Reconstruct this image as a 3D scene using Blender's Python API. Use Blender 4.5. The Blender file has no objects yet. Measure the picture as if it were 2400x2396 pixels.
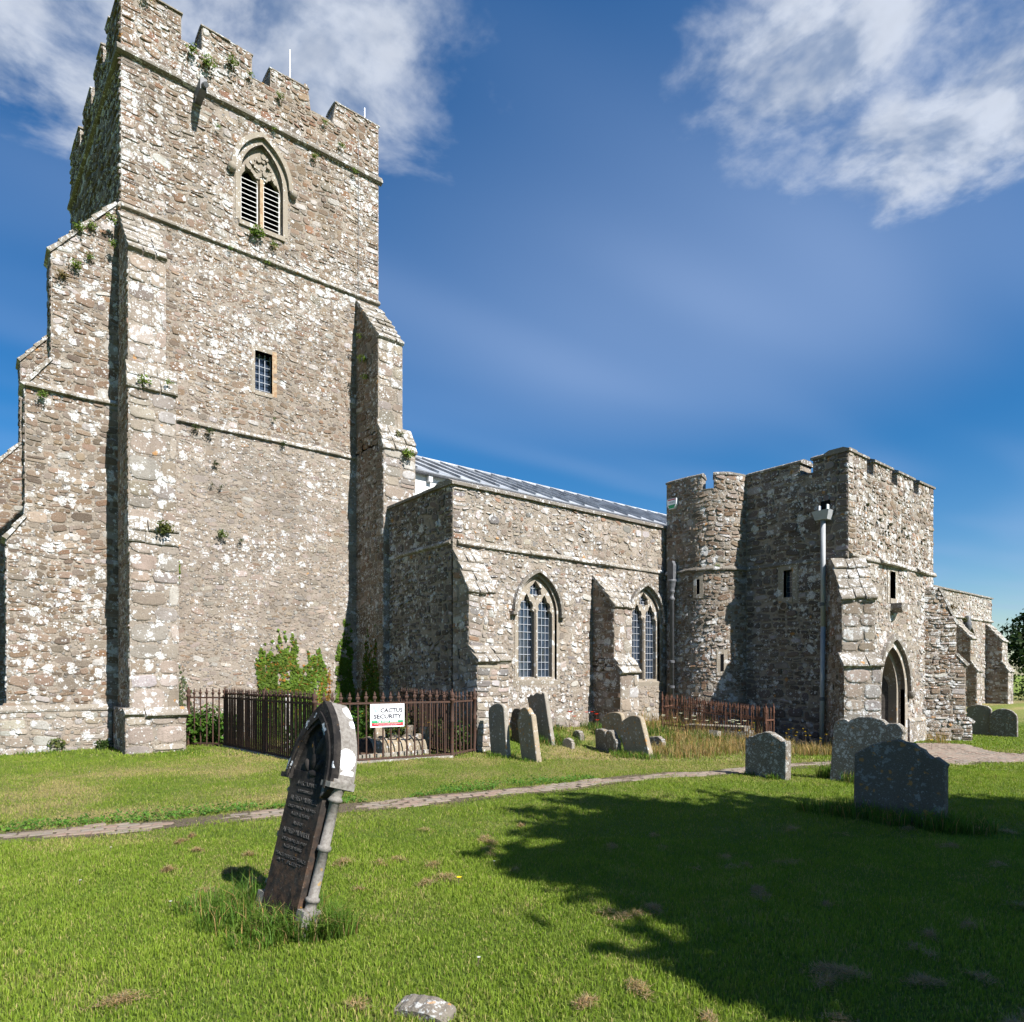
import bpy, math, random
import numpy as np
from mathutils import Vector, Matrix
from mathutils.geometry import tessellate_polygon

random.seed(7); RNG = np.random.default_rng(11)
scene = bpy.context.scene
COL = scene.collection
rad = math.radians

# ------------------------------------------------------------------ camera
cam_d = bpy.data.cameras.new('camera'); cam = bpy.data.objects.new('camera', cam_d); COL.objects.link(cam)
cam.location = (0, 0, 1.65); cam.rotation_euler = (rad(90), 0, rad(-38.775))
cam_d.sensor_fit = 'HORIZONTAL'; cam_d.sensor_width = 36.0; cam_d.lens = 23.4
cam_d.shift_y = 0.1592; cam_d.clip_start = 0.05; cam_d.clip_end = 3000
scene.camera = cam
# ------------------------------------------------------------------ light
SUN_AZ, SUN_EL = rad(8.0), rad(44.0)          # sun stands 8 degrees east of south (+X east, +Y north)
sun_d = bpy.data.lights.new('sun', 'SUN'); sun = bpy.data.objects.new('sun', sun_d); COL.objects.link(sun)
sun_d.energy = 5.0; sun_d.angle = rad(0.5); sun_d.color = (1.0, 0.97, 0.93)
to_sun = Vector((math.sin(SUN_AZ)*math.cos(SUN_EL), -math.cos(SUN_AZ)*math.cos(SUN_EL), math.sin(SUN_EL)))
sun.rotation_euler = to_sun.to_track_quat('Z', 'Y').to_euler()
sun.location = to_sun*60
vs = scene.view_settings
vs.view_transform = 'Standard'; vs.look = 'None'; vs.gamma = 1.0; vs.use_curve_mapping = False
vs.exposure = 1.08
cy = scene.cycles
cy.max_bounces = 5; cy.diffuse_bounces = 1; cy.glossy_bounces = 2; cy.transmission_bounces = 3; cy.transparent_max_bounces = 4
cy.use_adaptive_sampling = True; cy.adaptive_threshold = 0.03; cy.caustics_reflective = False; cy.caustics_refractive = False

# ------------------------------------------------------------------ node helper
class NT:
    def __init__(s, tree): s.t = tree; s.n = tree.nodes; s.l = tree.links
    def new(s, typ, **kw):
        n = s.n.new(typ)
        for k, v in kw.items():
            if k.startswith('i_'):
                key = k[2:]; key = int(key) if key.isdigit() else key
                n.inputs[key].default_value = v
            else: setattr(n, k, v)
        return n
    def link(s, a, b): s.l.new(a, b)
    def _set(s, sock, v):
        if v is None: return
        if hasattr(v, 'is_linked') or hasattr(v, 'links'): s.l.new(v, sock)
        else: sock.default_value = v
    def math(s, op, a, b=None, c=None, clamp=False):
        n = s.n.new('ShaderNodeMath'); n.operation = op; n.use_clamp = clamp
        s._set(n.inputs[0], a); s._set(n.inputs[1], b); s._set(n.inputs[2], c); return n.outputs[0]
    def vmath(s, op, a, b=None, c=None):
        n = s.n.new('ShaderNodeVectorMath'); n.operation = op
        s._set(n.inputs[0], a); s._set(n.inputs[1], b)
        if c is not None:
            if op == 'SCALE': s._set(n.inputs[3], c)
            else: s._set(n.inputs[2], c)
        return n.outputs['Value'] if op in ('LENGTH', 'DISTANCE', 'DOT_PRODUCT') else n.outputs[0]
    def mix(s, fac, a, b, blend='MIX'):
        n = s.n.new('ShaderNodeMix'); n.data_type = 'RGBA'; n.blend_type = blend; n.clamp_factor = True
        s._set(n.inputs[0], fac); s._set(n.inputs[6], a); s._set(n.inputs[7], b); return n.outputs[2]
    def ramp(s, fac, lo, hi):
        n = s.n.new('ShaderNodeMapRange'); n.clamp = True; n.interpolation_type = 'SMOOTHSTEP'
        s._set(n.inputs[0], fac); n.inputs[1].default_value = lo; n.inputs[2].default_value = hi
        return n.outputs[0]
    def noise(s, vec, scale, detail=4, rough=.55, dist=0.0):
        n = s.n.new('ShaderNodeTexNoise'); n.inputs['Scale'].default_value = scale
        n.inputs['Detail'].default_value = detail; n.inputs['Roughness'].default_value = rough
        n.inputs['Distortion'].default_value = dist
        if vec is not None: s.l.new(vec, n.inputs['Vector'])
        return n
    def voro(s, vec, scale, feature='F1', rnd=1.0):
        n = s.n.new('ShaderNodeTexVoronoi'); n.feature = feature; n.inputs['Scale'].default_value = scale
        n.inputs['Randomness'].default_value = rnd
        s.l.new(vec, n.inputs['Vector']); return n

# ------------------------------------------------------------------ sky
world = bpy.data.worlds.new('World'); scene.world = world; world.use_nodes = True
W = NT(world.node_tree); world.node_tree.nodes.clear()
sky = W.new('ShaderNodeTexSky'); sky.sky_type = 'NISHITA'; sky.sun_disc = False
sky.sun_elevation = SUN_EL; sky.sun_rotation = math.pi - SUN_AZ
sky.altitude = 0.0; sky.air_density = 1.0; sky.dust_density = 0.4; sky.ozone_density = 3.0
tc = W.new('ShaderNodeTexCoord')
sep = W.new('ShaderNodeSeparateXYZ'); W.link(tc.outputs['Generated'], sep.inputs[0])
zz = W.math('MAXIMUM', sep.outputs[2], 0.06)
comb = W.new('ShaderNodeCombineXYZ')
W.link(W.math('DIVIDE', sep.outputs[0], zz), comb.inputs[0]); W.link(W.math('DIVIDE', sep.outputs[1], zz), comb.inputs[1])
P = comb.outputs[0]                      # where the ray meets a flat layer of cloud
warp = W.noise(P, 3.0, 1)
Pw = W.vmath('ADD', P, W.vmath('SCALE', W.vmath('SUBTRACT', warp.outputs['Color'], (.5, .5, .5)), None, .12))
fb = W.noise(Pw, 3.8, 7, .60); fine = W.noise(Pw, 13.0, 3, .65)
cov = None                               # the cumulus that drift over the churchyard (layer coordinates, radius, weight)
for (cx, cy, r, w) in [(.15, 1.22, .42, .70), (.46, 1.01, .30, .78), (.64, .94, .13, .50), (1.06, .52, .27, .78), (1.38, .40, .36, .74), (1.16, .64, .16, .40),
                       (-.75, .9, .5, .5)]:
    d = W.vmath('DISTANCE', Pw, (cx, cy, 0.0))
    g = W.math('MULTIPLY', W.math('SUBTRACT', 1.0, W.ramp(d, r*.25, r*1.35)), w)
    cov = g if cov is None else W.math('MAXIMUM', cov, g)
dens = W.math('ADD', cov, W.math('MULTIPLY', W.math('SUBTRACT', fb.outputs[0], .5), 1.35))
dens = W.math('ADD', dens, W.math('MULTIPLY', W.math('SUBTRACT', fine.outputs[0], .5), .30))
cloud = W.ramp(dens, .30, .86)
mp = W.new('ShaderNodeMapping'); mp.inputs['Rotation'].default_value = (0, 0, rad(28)); mp.inputs['Scale'].default_value = (.32, 1.1, 1)
W.link(P, mp.inputs[0])
cir = W.noise(mp.outputs[0], 1.5, 1, .45)
vb = W.math('SUBTRACT', 1.0, W.ramp(W.vmath('DISTANCE', P, (1.60, 1.25, 0.0)), .1, 1.5))
veil = W.math('ADD', W.math('MULTIPLY', W.ramp(cir.outputs[0], .40, .78), .26), W.math('MULTIPLY', vb, .40))
fb2 = W.noise(W.vmath('ADD', Pw, (.012, -.07, 0.0)), 3.8, 4, .60)
thick = W.ramp(W.math('ADD', W.math('MULTIPLY', dens, .35), W.math('MULTIPLY', W.math('SUBTRACT', fb2.outputs[0], fb.outputs[0]), 2.6)), -.05, .55)  # density plus sun shading painted into the clouds by an offset sample
ccol = W.mix(thick, (7.4, 7.9, 8.8, 1), (2.9, 3.7, 5.2, 1))
ccol = W.mix(W.math('MULTIPLY', W.ramp(fine.outputs[0], .35, .72), .5), ccol, (6.6, 7.0, 7.7, 1))
hs = W.new('ShaderNodeHueSaturation'); hs.inputs['Saturation'].default_value = 1.42; hs.inputs['Value'].default_value = 1.18; hs.inputs['Hue'].default_value = .502
W.link(sky.outputs[0], hs.inputs['Color'])
s1 = W.mix(veil, hs.outputs[0], (3.6, 4.9, 7.6, 1))
s2 = W.mix(W.math('MULTIPLY', cloud, .80), s1, ccol)
bg = W.new('ShaderNodeBackground'); W.link(s2, bg.inputs[0]); bg.inputs[1].default_value = 0.051
out = W.new('ShaderNodeOutputWorld'); W.link(bg.outputs[0], out.inputs[0])

# ------------------------------------------------------------------ materials
def new_mat(name):
    m = bpy.data.materials.new(name); m.use_nodes = True; m.node_tree.nodes.clear()
    t = NT(m.node_tree); b = t.new('ShaderNodeBsdfPrincipled'); o = t.new('ShaderNodeOutputMaterial')
    t.link(b.outputs[0], o.inputs[0]); b.inputs['Roughness'].default_value = .9
    b.inputs['Specular IOR Level'].default_value = .25
    return m, t, b
def bump(t, b, height, strength, dist):
    n = t.new('ShaderNodeBump'); n.inputs['Strength'].default_value = strength; n.inputs['Distance'].default_value = dist
    t.link(height, n.inputs['Height']); t.link(n.outputs[0], b.inputs['Normal'])
def blotch(t, pos, scale, warp_scale, warp_amt, rmin, rmax, keep):
    """rounded patches of crustose lichen: cells of a Voronoi texture, each with its own radius, only some kept"""
    w = t.noise(pos, warp_scale, 4, .6)
    p = t.vmath('ADD', pos, t.vmath('SCALE', t.vmath('SUBTRACT', w.outputs['Color'], (.5, .5, .5)), None, warp_amt))
    v = t.voro(p, scale); c = t.new('ShaderNodeSeparateColor'); t.link(v.outputs['Color'], c.inputs[0])
    r = t.math('ADD', t.math('MULTIPLY', c.outputs[0], rmax-rmin), rmin)
    inside = t.ramp(t.math('SUBTRACT', r, v.outputs['Distance']), -.015, .05)
    if keep is None: return inside, c
    k = t.math('LESS_THAN', c.outputs[1], keep) if not hasattr(keep, 'links') else t.math('LESS_THAN', c.outputs[1], keep)
    return t.math('MULTIPLY', inside, k), c
def stone_mat(name, lichen=.35, attr=True, base=(.34, .28, .2), objspace=False, ochre=.12, zfade=None, rough_bump=1.0, dirt=.35, lscale=1.0, rubbly=False, lcol=(.62, .618, .61)):
    m, t, b = new_mat(name)
    if objspace: tcn = t.new('ShaderNodeTexCoord'); pos = tcn.outputs['Object']
    else: g = t.new('ShaderNodeNewGeometry'); pos = g.outputs['Position']
    if attr:
        a = t.new('ShaderNodeAttribute'); a.attribute_name = 'Col'; col = a.outputs['Color']
    else:
        rgb = t.new('ShaderNodeRGB'); rgb.outputs[0].default_value = (*base, 1); col = rgb.outputs[0]
    n1 = t.noise(pos, 2.2, 5, .6); n2 = t.noise(pos, 28, 5, .65); n3 = t.noise(pos, 90, 3, .6)
    if rubbly:                                # small rubble and flints set in the mortar between the bigger stones
        sv = t.voro(pos, 13.0); sc = t.new('ShaderNodeSeparateColor'); t.link(sv.outputs['Color'], sc.inputs[0])
        peb = t.ramp(t.math('SUBTRACT', .46, sv.outputs['Distance']), 0.0, .12)
        pc = t.mix(sc.outputs[0], (.20, .135, .08, 1), (.40, .36, .30, 1))
        pc = t.mix(t.math('GREATER_THAN', sc.outputs[2], .72), pc, (.20, .20, .20, 1))
        col = t.mix(t.math('MULTIPLY', peb, .75), col, pc)
    col = t.mix(t.ramp(n1.outputs[0], .35, .7), t.mix(dirt, col, (.125, .105, .082, 1)), col)
    n0 = t.noise(pos, .9, 4, .65, .4); col = t.mix(t.math('MULTIPLY', t.ramp(n0.outputs[0], .50, .72), .45), col, t.mix(1.0, col, (.55, .54, .53, 1), 'MULTIPLY'))
    st = t.noise(t.vmath('MULTIPLY', pos, (2.6, 2.6, .28)), 1.0, 4, .6); col = t.mix(t.math('MULTIPLY', t.ramp(st.outputs[0], .50, .74), .42), col, t.mix(1.0, col, (.52, .50, .48, 1), 'MULTIPLY'))
    col = t.mix(t.math('MULTIPLY', t.ramp(n2.outputs[0], .50, .72), .5), col, (.11, .085, .06, 1))
    col = t.mix(t.math('MULTIPLY', t.ramp(n3.outputs[0], .52, .75), .35), col, (.46, .42, .35, 1))
    amount = lichen
    if zfade:
        sp = t.new('ShaderNodeSeparateXYZ'); t.link(pos, sp.inputs[0])
        amount = t.math('ADD', lichen, t.math('MULTIPLY', t.ramp(sp.outputs[2], zfade[0], zfade[1]), zfade[2]))
    clump = t.noise(pos, .55, 3, .6)
    amt = t.math('MULTIPLY', amount, t.math('ADD', .25, t.math('MULTIPLY', t.ramp(clump.outputs[0], .32, .68), 1.5)))
    l1, c1 = blotch(t, pos, 4.4*lscale, 11, .26, .12, .52, amt)
    l2, c2 = blotch(t, pos, 9.0*lscale, 24, .11, .14, .52, amt)
    l3, c3 = blotch(t, pos, 22*lscale, 40, .045, .08, .48, amt)
    lm = t.math('MAXIMUM', t.math('MAXIMUM', l1, l2), l3)
    ln = t.noise(pos, 34, 4, .75)
    lm = t.math('MULTIPLY', lm, t.ramp(ln.outputs[0], .36, .50))
    lc = t.mix(t.ramp(n2.outputs[0], .35, .7), (*lcol, 1), (lcol[0]*.70, lcol[1]*.69, lcol[2]*.68, 1))
    col = t.mix(t.math('MULTIPLY', lm, .92), col, lc)
    if ochre:
        o1, c4 = blotch(t, pos, 6.3*lscale, 14, .14, .05, .40, ochre)
        col = t.mix(t.math('MULTIPLY', o1, .65), col, (.42, .20, .045, 1))
    t.link(col, b.inputs['Base Color'])
    hgt = t.math('ADD', t.math('MULTIPLY', n2.outputs[0], 1.0), t.math('MULTIPLY', n3.outputs[0], .5))
    hgt = t.math('ADD', hgt, t.math('MULTIPLY', lm, .12))
    if rubbly: hgt = t.math('ADD', hgt, t.math('MULTIPLY', peb, .9))
    bump(t, b, hgt, .8*rough_bump, .02)
    return m
M = {}
M['stone'] = stone_mat('rubble_stone', .42, zfade=(6.0, 12.0, .20), ochre=.04)
M['mortar'] = stone_mat('lime_mortar', .34, attr=False, base=(.305, .258, .212), ochre=.02, zfade=(6.5, 12.5, .14), rough_bump=1.2, rubbly=True)
M['dressed'] = stone_mat('dressed_stone', .28, attr=False, base=(.285, .245, .195), ochre=.03, rough_bump=.5, dirt=.2)
M['weathered'] = stone_mat('weathered_slab', .80, attr=False, base=(.255, .225, .185), ochre=.05, rough_bump=1.0, lscale=1.2)
M['coping'] = stone_mat('coping_stone', .30, attr=False, base=(.18, .16, .135), ochre=.05, rough_bump=.7, lscale=1.6)
M['grave_grey'] = stone_mat('grave_limestone_grey', .16, attr=False, base=(.27, .245, .205), objspace=True, ochre=.22, rough_bump=.4, lscale=2.2)
M['grave_ochre'] = stone_mat('grave_limestone_ochre', .16, attr=False, base=(.30, .245, .17), objspace=True, ochre=.40, rough_bump=.4, lscale=2.0)
M['grave_lichen'] = stone_mat('grave_lichen', .60, attr=False, base=(.165, .145, .118), objspace=True, ochre=.12, rough_bump=.7, lscale=2.4, lcol=(.45, .45, .43))
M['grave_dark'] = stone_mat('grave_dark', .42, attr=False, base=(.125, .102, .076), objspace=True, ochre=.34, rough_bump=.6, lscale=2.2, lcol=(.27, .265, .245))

def simple_mat(name, col, rough=.6, metal=0, var=.25, scale=12, bumpy=0.0, spec=.4, attr=False, col2=None):
    m, t, b = new_mat(name)
    tcn = t.new('ShaderNodeTexCoord'); n = t.noise(tcn.outputs['Object'], scale, 6, .6)
    if attr: a = t.new('ShaderNodeAttribute'); a.attribute_name = 'Col'; base = a.outputs['Color']
    else: base = (*col, 1)
    c2 = (*[c*(1-var) for c in col], 1) if col2 is None else (*col2, 1)
    if attr: c = t.mix(t.math('MULTIPLY', n.outputs[0], var), base, (.02, .02, .02, 1))
    else: c = t.mix(t.ramp(n.outputs[0], .35, .68), base, c2)
    t.link(c, b.inputs['Base Color']); b.inputs['Roughness'].default_value = rough; b.inputs['Metallic'].default_value = metal
    b.inputs['Specular IOR Level'].default_value = spec
    if bumpy: bump(t, b, n.outputs[0], bumpy, .01)
    return m
M['iron'] = simple_mat('rusty_iron', (.050, .034, .028), .8, 0, .5, 30, .3, .2, col2=(.085, .042, .027))
M['rust'] = simple_mat('orange_rust', (.115, .056, .036), .9, 0, .5, 25, .3, .2, col2=(.085, .042, .028))
M['lead_roof'] = simple_mat('lead_sheet', (.36, .38, .41), .55, .0, .45, 1.4, .1, .5)
M['lead_dark'] = simple_mat('lead_pipe', (.115, .118, .128), .55, .0, .4, 14, .15, .4)
M['grey_pvc'] = simple_mat('grey_plastic_pipe', (.33, .34, .35), .5, 0, .12, 6, 0, .4)
M['white_paint'] = simple_mat('white_paint', (.74, .74, .73), .6, 0, .12, 5, .05, .35)
M['render_white'] = simple_mat('white_render', (.66, .66, .64), .85, 0, .12, 3, .1, .2)
M['louvre'] = simple_mat('louvre_paint', (.58, .57, .55), .6, 0, .25, 20, .1, .3)
M['dark'] = simple_mat('painted_shade', (.008, .008, .009), .95, 0, .2, 3, 0, .05)  # near-black, stands in for the shade inside openings and under the louvres
M['came'] = simple_mat('window_lead', (.40, .42, .46), .5, 0, .3, 40, 0, .4)
M['wood'] = simple_mat('old_oak', (.105, .09, .078), .8, 0, .5, 18, .3, .25, col2=(.05, .042, .036))
M['bare_wood'] = simple_mat('weathered_sandstone', (.27, .165, .095), .85, 0, .4, 14, .25, .2, col2=(.38, .30, .2))
M['rod'] = simple_mat('aluminium_rod', (.75, .75, .76), .4, .3, .1, 5, 0, .5)
M['sign_white'] = simple_mat('sign_white', (.80, .80, .82), .4, 0, .04, 5, 0, .4)
M['sign_black'] = simple_mat('sign_black', (.015, .015, .03), .5, 0, .1, 5, 0, .3)
M['sign_grey'] = simple_mat('sign_grey', (.36, .36, .38), .5, 0, .1, 5, 0, .3)
M['sign_green'] = simple_mat('sign_green', (.02, .30, .12), .45, 0, .12, 5, 0, .35)
M['sign_pale_green'] = simple_mat('sign_pale_green', (.42, .68, .58), .45, 0, .3, 30, 0, .35)
M['sign_red'] = simple_mat('sign_red', (.62, .03, .05), .45, 0, .08, 5, 0, .35)
M['sign_grey_stone'] = simple_mat('weathered_letters', (.085, .08, .075), .8, 0, .5, 60, .2, .2)
M['bark'] = simple_mat('bark', (.12, .09, .065), .95, 0, .45, 9, .6, .1)
def glass_mat():
    m, t, b = new_mat('old_window_glass')
    oi = t.new('ShaderNodeObjectInfo')
    c = t.mix(oi.outputs['Random'], (.012, .018, .028, 1), (.035, .05, .075, 1))
    t.link(c, b.inputs['Base Color']); b.inputs['Roughness'].default_value = .07; b.inputs['Specular IOR Level'].default_value = .75
    tcn = t.new('ShaderNodeTexCoord'); n = t.noise(tcn.outputs['Object'], 9, 2); bump(t, b, n.outputs[0], .12, .01)
    return m
M['glass'] = glass_mat()
def leaf_mat(name, rough=.55, trans=.35):
    m, t, b = new_mat(name); t.n.remove(b)
    a = t.new('ShaderNodeAttribute'); a.attribute_name = 'Col'
    d = t.new('ShaderNodeBsdfPrincipled'); t.link(a.outputs['Color'], d.inputs['Base Color'])
    d.inputs['Roughness'].default_value = rough; d.inputs['Specular IOR Level'].default_value = .12
    tr = t.new('ShaderNodeBsdfTranslucent')
    t.link(t.mix(1.0, a.outputs['Color'], (1.15, 1.25, .6, 1), 'MULTIPLY'), tr.inputs[0])
    mx = t.new('ShaderNodeMixShader'); mx.inputs[0].default_value = trans
    t.link(d.outputs[0], mx.inputs[1]); t.link(tr.outputs[0], mx.inputs[2])
    o = [x for x in t.n if x.type == 'OUTPUT_MATERIAL'][0]; t.link(mx.outputs[0], o.inputs[0])
    return m
M['leaf'] = leaf_mat('foliage'); M['grass'] = leaf_mat('grass_blades', .5, .38)
def ground_mat():
    m, t, b = new_mat('turf_soil'); g = t.new('ShaderNodeNewGeometry'); pos = g.outputs['Position']
    a = t.new('ShaderNodeAttribute'); a.attribute_name = 'Col'
    n1 = t.noise(pos, 1.1, 4); n2 = t.noise(pos, 26, 5, .7); n3 = t.noise(pos, 140, 3, .7)
    c = t.mix(t.ramp(n2.outputs[0], .35, .7), a.outputs['Color'], t.mix(1.0, a.outputs['Color'], (.55, .58, .5, 1), 'MULTIPLY'))
    c = t.mix(t.math('MULTIPLY', t.ramp(n3.outputs[0], .45, .65), .5), c, t.mix(1.0, c, (1.5, 1.5, 1.3, 1), 'MULTIPLY'))
    t.link(c, b.inputs['Base Color']); bump(t, b, t.math('ADD', n2.outputs[0], n3.outputs[0]), 1.0, .04); return m
M['ground'] = ground_mat()
def brick_mat():
    m, t, b = new_mat('worn_brick'); oi = t.new('ShaderNodeObjectInfo'); g = t.new('ShaderNodeNewGeometry')
    a = t.new('ShaderNodeAttribute'); a.attribute_name = 'Col'
    n = t.noise(g.outputs['Position'], 16, 5, .65)
    c = t.mix(t.ramp(n.outputs[0], .35, .7), a.outputs['Color'], (.20, .165, .125, 1))
    t.link(c, b.inputs['Base Color']); bump(t, b, n.outputs[0], .6, .015); return m
M['brick'] = brick_mat()
def black_stone_mat():
    """near stone: near-black face with brown rust stains at the foot and blue-grey and white lichen"""
    m, t, b = new_mat('black_gothic_stone'); tcn = t.new('ShaderNodeTexCoord'); pos = tcn.outputs['Object']
    n1 = t.noise(pos, 7, 6, .65); n2 = t.noise(pos, 45, 5, .7); n3 = t.noise(pos, 16, 5, .6); sp = t.new('ShaderNodeSeparateXYZ'); t.link(pos, sp.inputs[0])
    low = t.math('SUBTRACT', 1.0, t.ramp(sp.outputs[2], .25, 1.0))
    c = t.mix(t.ramp(n1.outputs[0], .35, .65), (.012, .011, .011, 1), (.042, .036, .031, 1))
    c = t.mix(t.math('MULTIPLY', low, t.ramp(n3.outputs[0], .36, .66)), c, (.078, .048, .032, 1))
    c = t.mix(t.math('MULTIPLY', t.ramp(n2.outputs[0], .62, .68), .55), c, (.17, .16, .14, 1))
    o1, _ = blotch(t, pos, 26, 30, .05, .05, .5, .28)
    c = t.mix(t.math('MULTIPLY', t.math('MULTIPLY', o1, t.ramp(n3.outputs[0], .5, .6)), .8), c, (.24, .12, .02, 1))
    l1, _ = blotch(t, pos, 9, 16, .14, .10, .46, .30)
    hi = t.ramp(sp.outputs[2], .85, 1.1)
    c = t.mix(t.math('MULTIPLY', t.math('MULTIPLY', l1, hi), .85), c, (.42, .45, .48, 1))
    t.link(c, b.inputs['Base Color']); b.inputs['Roughness'].default_value = .80; b.inputs['Specular IOR Level'].default_value = .12
    bump(t, b, t.math('ADD', n2.outputs[0], t.math('MULTIPLY', n3.outputs[0], .8)), .7, .006); return m
M['black_stone'] = black_stone_mat()
def lit_edge_mat():
    m, t, b = new_mat('grey_moulding_lichen'); tcn = t.new('ShaderNodeTexCoord'); pos = tcn.outputs['Object']  # paler copy of the headstone colour, put on its sunlit side
    n1 = t.noise(pos, 40, 5, .7); n2 = t.noise(pos, 9, 4)
    c = t.mix(t.ramp(n1.outputs[0], .35, .7), (.22, .205, .185, 1), (.13, .115, .10, 1))
    sp = t.new('ShaderNodeSeparateXYZ'); t.link(pos, sp.inputs[0])
    l1, _ = blotch(t, pos, 6.5, 14, .05, .22, .56, t.math('MULTIPLY', t.ramp(sp.outputs[2], 1.0, 1.12), .85))
    c = t.mix(l1, c, (.80, .80, .79, 1))
    o1, _ = blotch(t, pos, 18, 20, .05, .05, .5, .25); c = t.mix(t.math('MULTIPLY', o1, t.math('SUBTRACT', .7, t.ramp(sp.outputs[2], .6, 1.0))), c, (.30, .19, .05, 1))
    t.link(c, b.inputs['Base Color']); bump(t, b, n1.outputs[0], .5, .006); return m
M['grey_moulding'] = lit_edge_mat()

# ------------------------------------------------------------------ mesh helpers
Z = Vector((0, 0, 1))
class Frame:
    """a plane: u to the right seen from outside, v up, h outward"""
    def __init__(s, O, U, V=Z): s.O = Vector(O); s.U = Vector(U).normalized(); s.V = Vector(V).normalized(); s.N = s.U.cross(s.V)
    def __call__(s, u, v, h=0.0): return s.O + s.U*u + s.V*v + s.N*h
class Curve:
    """the stair turret wall unrolled: u runs along a polyline in plan"""
    def __init__(s, pts):
        s.p = [Vector((x, y, 0)) for x, y in pts]; s.s = [0.0]
        for a, b in zip(s.p, s.p[1:]): s.s.append(s.s[-1] + (b-a).length)
        s.n = []
        for i in range(len(s.p)):
            a = s.p[max(i-1, 0)]; b = s.p[min(i+1, len(s.p)-1)]; s.n.append((b-a).normalized().cross(Z))
    def __call__(s, u, v, h=0.0):
        i = 0
        while i < len(s.s)-2 and u > s.s[i+1]: i += 1
        t = (u-s.s[i])/(s.s[i+1]-s.s[i]); tc_ = min(1, max(0, t))
        n = s.n[i].lerp(s.n[i+1], tc_).normalized()
        return s.p[i].lerp(s.p[i+1], t) + n*h + Z*v
class MB:
    def __init__(s): s.v = []; s.f = []; s.c = []
    def add(s, vs_, fs, col=(1, 1, 1)):
        o = len(s.v); s.v.extend([tuple(p) for p in vs_]); s.f.extend([tuple(i+o for i in f) for f in fs]); s.c.extend([(*col[:3], 1.0)]*len(vs_))
    def box(s, x0, x1, y0, y1, z0, z1, col=(1, 1, 1)):
        s.add([(x0,y0,z0),(x1,y0,z0),(x1,y1,z0),(x0,y1,z0),(x0,y0,z1),(x1,y0,z1),(x1,y1,z1),(x0,y1,z1)],
              [(0,3,2,1),(4,5,6,7),(0,1,5,4),(1,2,6,5),(2,3,7,6),(3,0,4,7)], col)
    def fbox(s, fr, u0, u1, v0, v1, h0, h1, col=(1, 1, 1), bev=0.0):
        b = bev
        s.add([fr(u0,v0,h0),fr(u1,v0,h0),fr(u1,v1,h0),fr(u0,v1,h0),fr(u0+b,v0+b,h1),fr(u1-b,v0+b,h1),fr(u1-b,v1-b,h1),fr(u0+b,v1-b,h1)],
              [(0,3,2,1),(4,5,6,7),(0,1,5,4),(1,2,6,5),(2,3,7,6),(3,0,4,7)], col)
    def prism(s, fr, outer, h0, h1, holes=(), col=(1, 1, 1)):
        loops = [list(outer)] + [list(h) for h in holes]
        tri = tessellate_polygon([[Vector((u, v, 0)) for u, v in L] for L in loops])
        flat = [p for L in loops for p in L]; n = len(flat)
        vsx = [fr(u, v, h1) for u, v in flat] + [fr(u, v, h0) for u, v in flat]; fs = []
        for a, b_, c_ in tri:
            A, B, C = flat[a], flat[b_], flat[c_]
            if (B[0]-A[0])*(C[1]-A[1])-(B[1]-A[1])*(C[0]-A[0]) < 0: b_, c_ = c_, b_
            fs.append((a, b_, c_)); fs.append((a+n, c_+n, b_+n))
        o = 0
        for li, L in enumerate(loops):
            area = sum(L[i][0]*L[(i+1) % len(L)][1]-L[(i+1) % len(L)][0]*L[i][1] for i in range(len(L)))
            flip = (area < 0) != (li > 0)
            for i in range(len(L)):
                j = (i+1) % len(L); q = (o+i, o+i+n, o+j+n, o+j)
                fs.append(q[::-1] if flip else q)
            o += len(L)
        s.add(vsx, fs, col)
    def tube(s, p0, p1, r0, r1=None, n=8, col=(1, 1, 1), cap=True):
        p0 = Vector(p0); p1 = Vector(p1); r1 = r0 if r1 is None else r1; d = (p1-p0).normalized()
        a = d.orthogonal().normalized(); b = d.cross(a)
        vsx = [p0+(a*math.cos(2*math.pi*k/n)+b*math.sin(2*math.pi*k/n))*r0 for k in range(n)] + [p1+(a*math.cos(2*math.pi*k/n)+b*math.sin(2*math.pi*k/n))*r1 for k in range(n)]
        fs = [(k, (k+1) % n, n+(k+1) % n, n+k) for k in range(n)]
        if cap: fs += [tuple(range(n))[::-1], tuple(range(n, 2*n))]
        s.add(vsx, fs, col)
    def lathe(s, prof, M4=Matrix(), n=12, col=(1, 1, 1)):
        vsx = []; fs = []
        for r, z in prof:
            for k in range(n): vsx.append(M4 @ Vector((r*math.cos(2*math.pi*k/n), r*math.sin(2*math.pi*k/n), z)))
        for i in range(len(prof)-1):
            for k in range(n): fs.append((i*n+k, i*n+(k+1) % n, (i+1)*n+(k+1) % n, (i+1)*n+k))
        fs += [tuple(range(n))[::-1], tuple(range((len(prof)-1)*n, len(prof)*n))]
        s.add(vsx, fs, col)
    def build(s, name, mat, parent=None, smooth=False):
        me = bpy.data.meshes.new(name); me.from_pydata(s.v, [], s.f)
        at = me.color_attributes.new('Col', 'FLOAT_COLOR', 'POINT'); at.data.foreach_set('color', np.array(s.c, dtype=np.float32).ravel())
        me.materials.append(M[mat])
        if smooth: me.polygons.foreach_set('use_smooth', [True]*len(me.polygons))
        me.update(); o = bpy.data.objects.new(name, me); COL.objects.link(o)
        if parent: o.parent = parent
        return o
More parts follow.
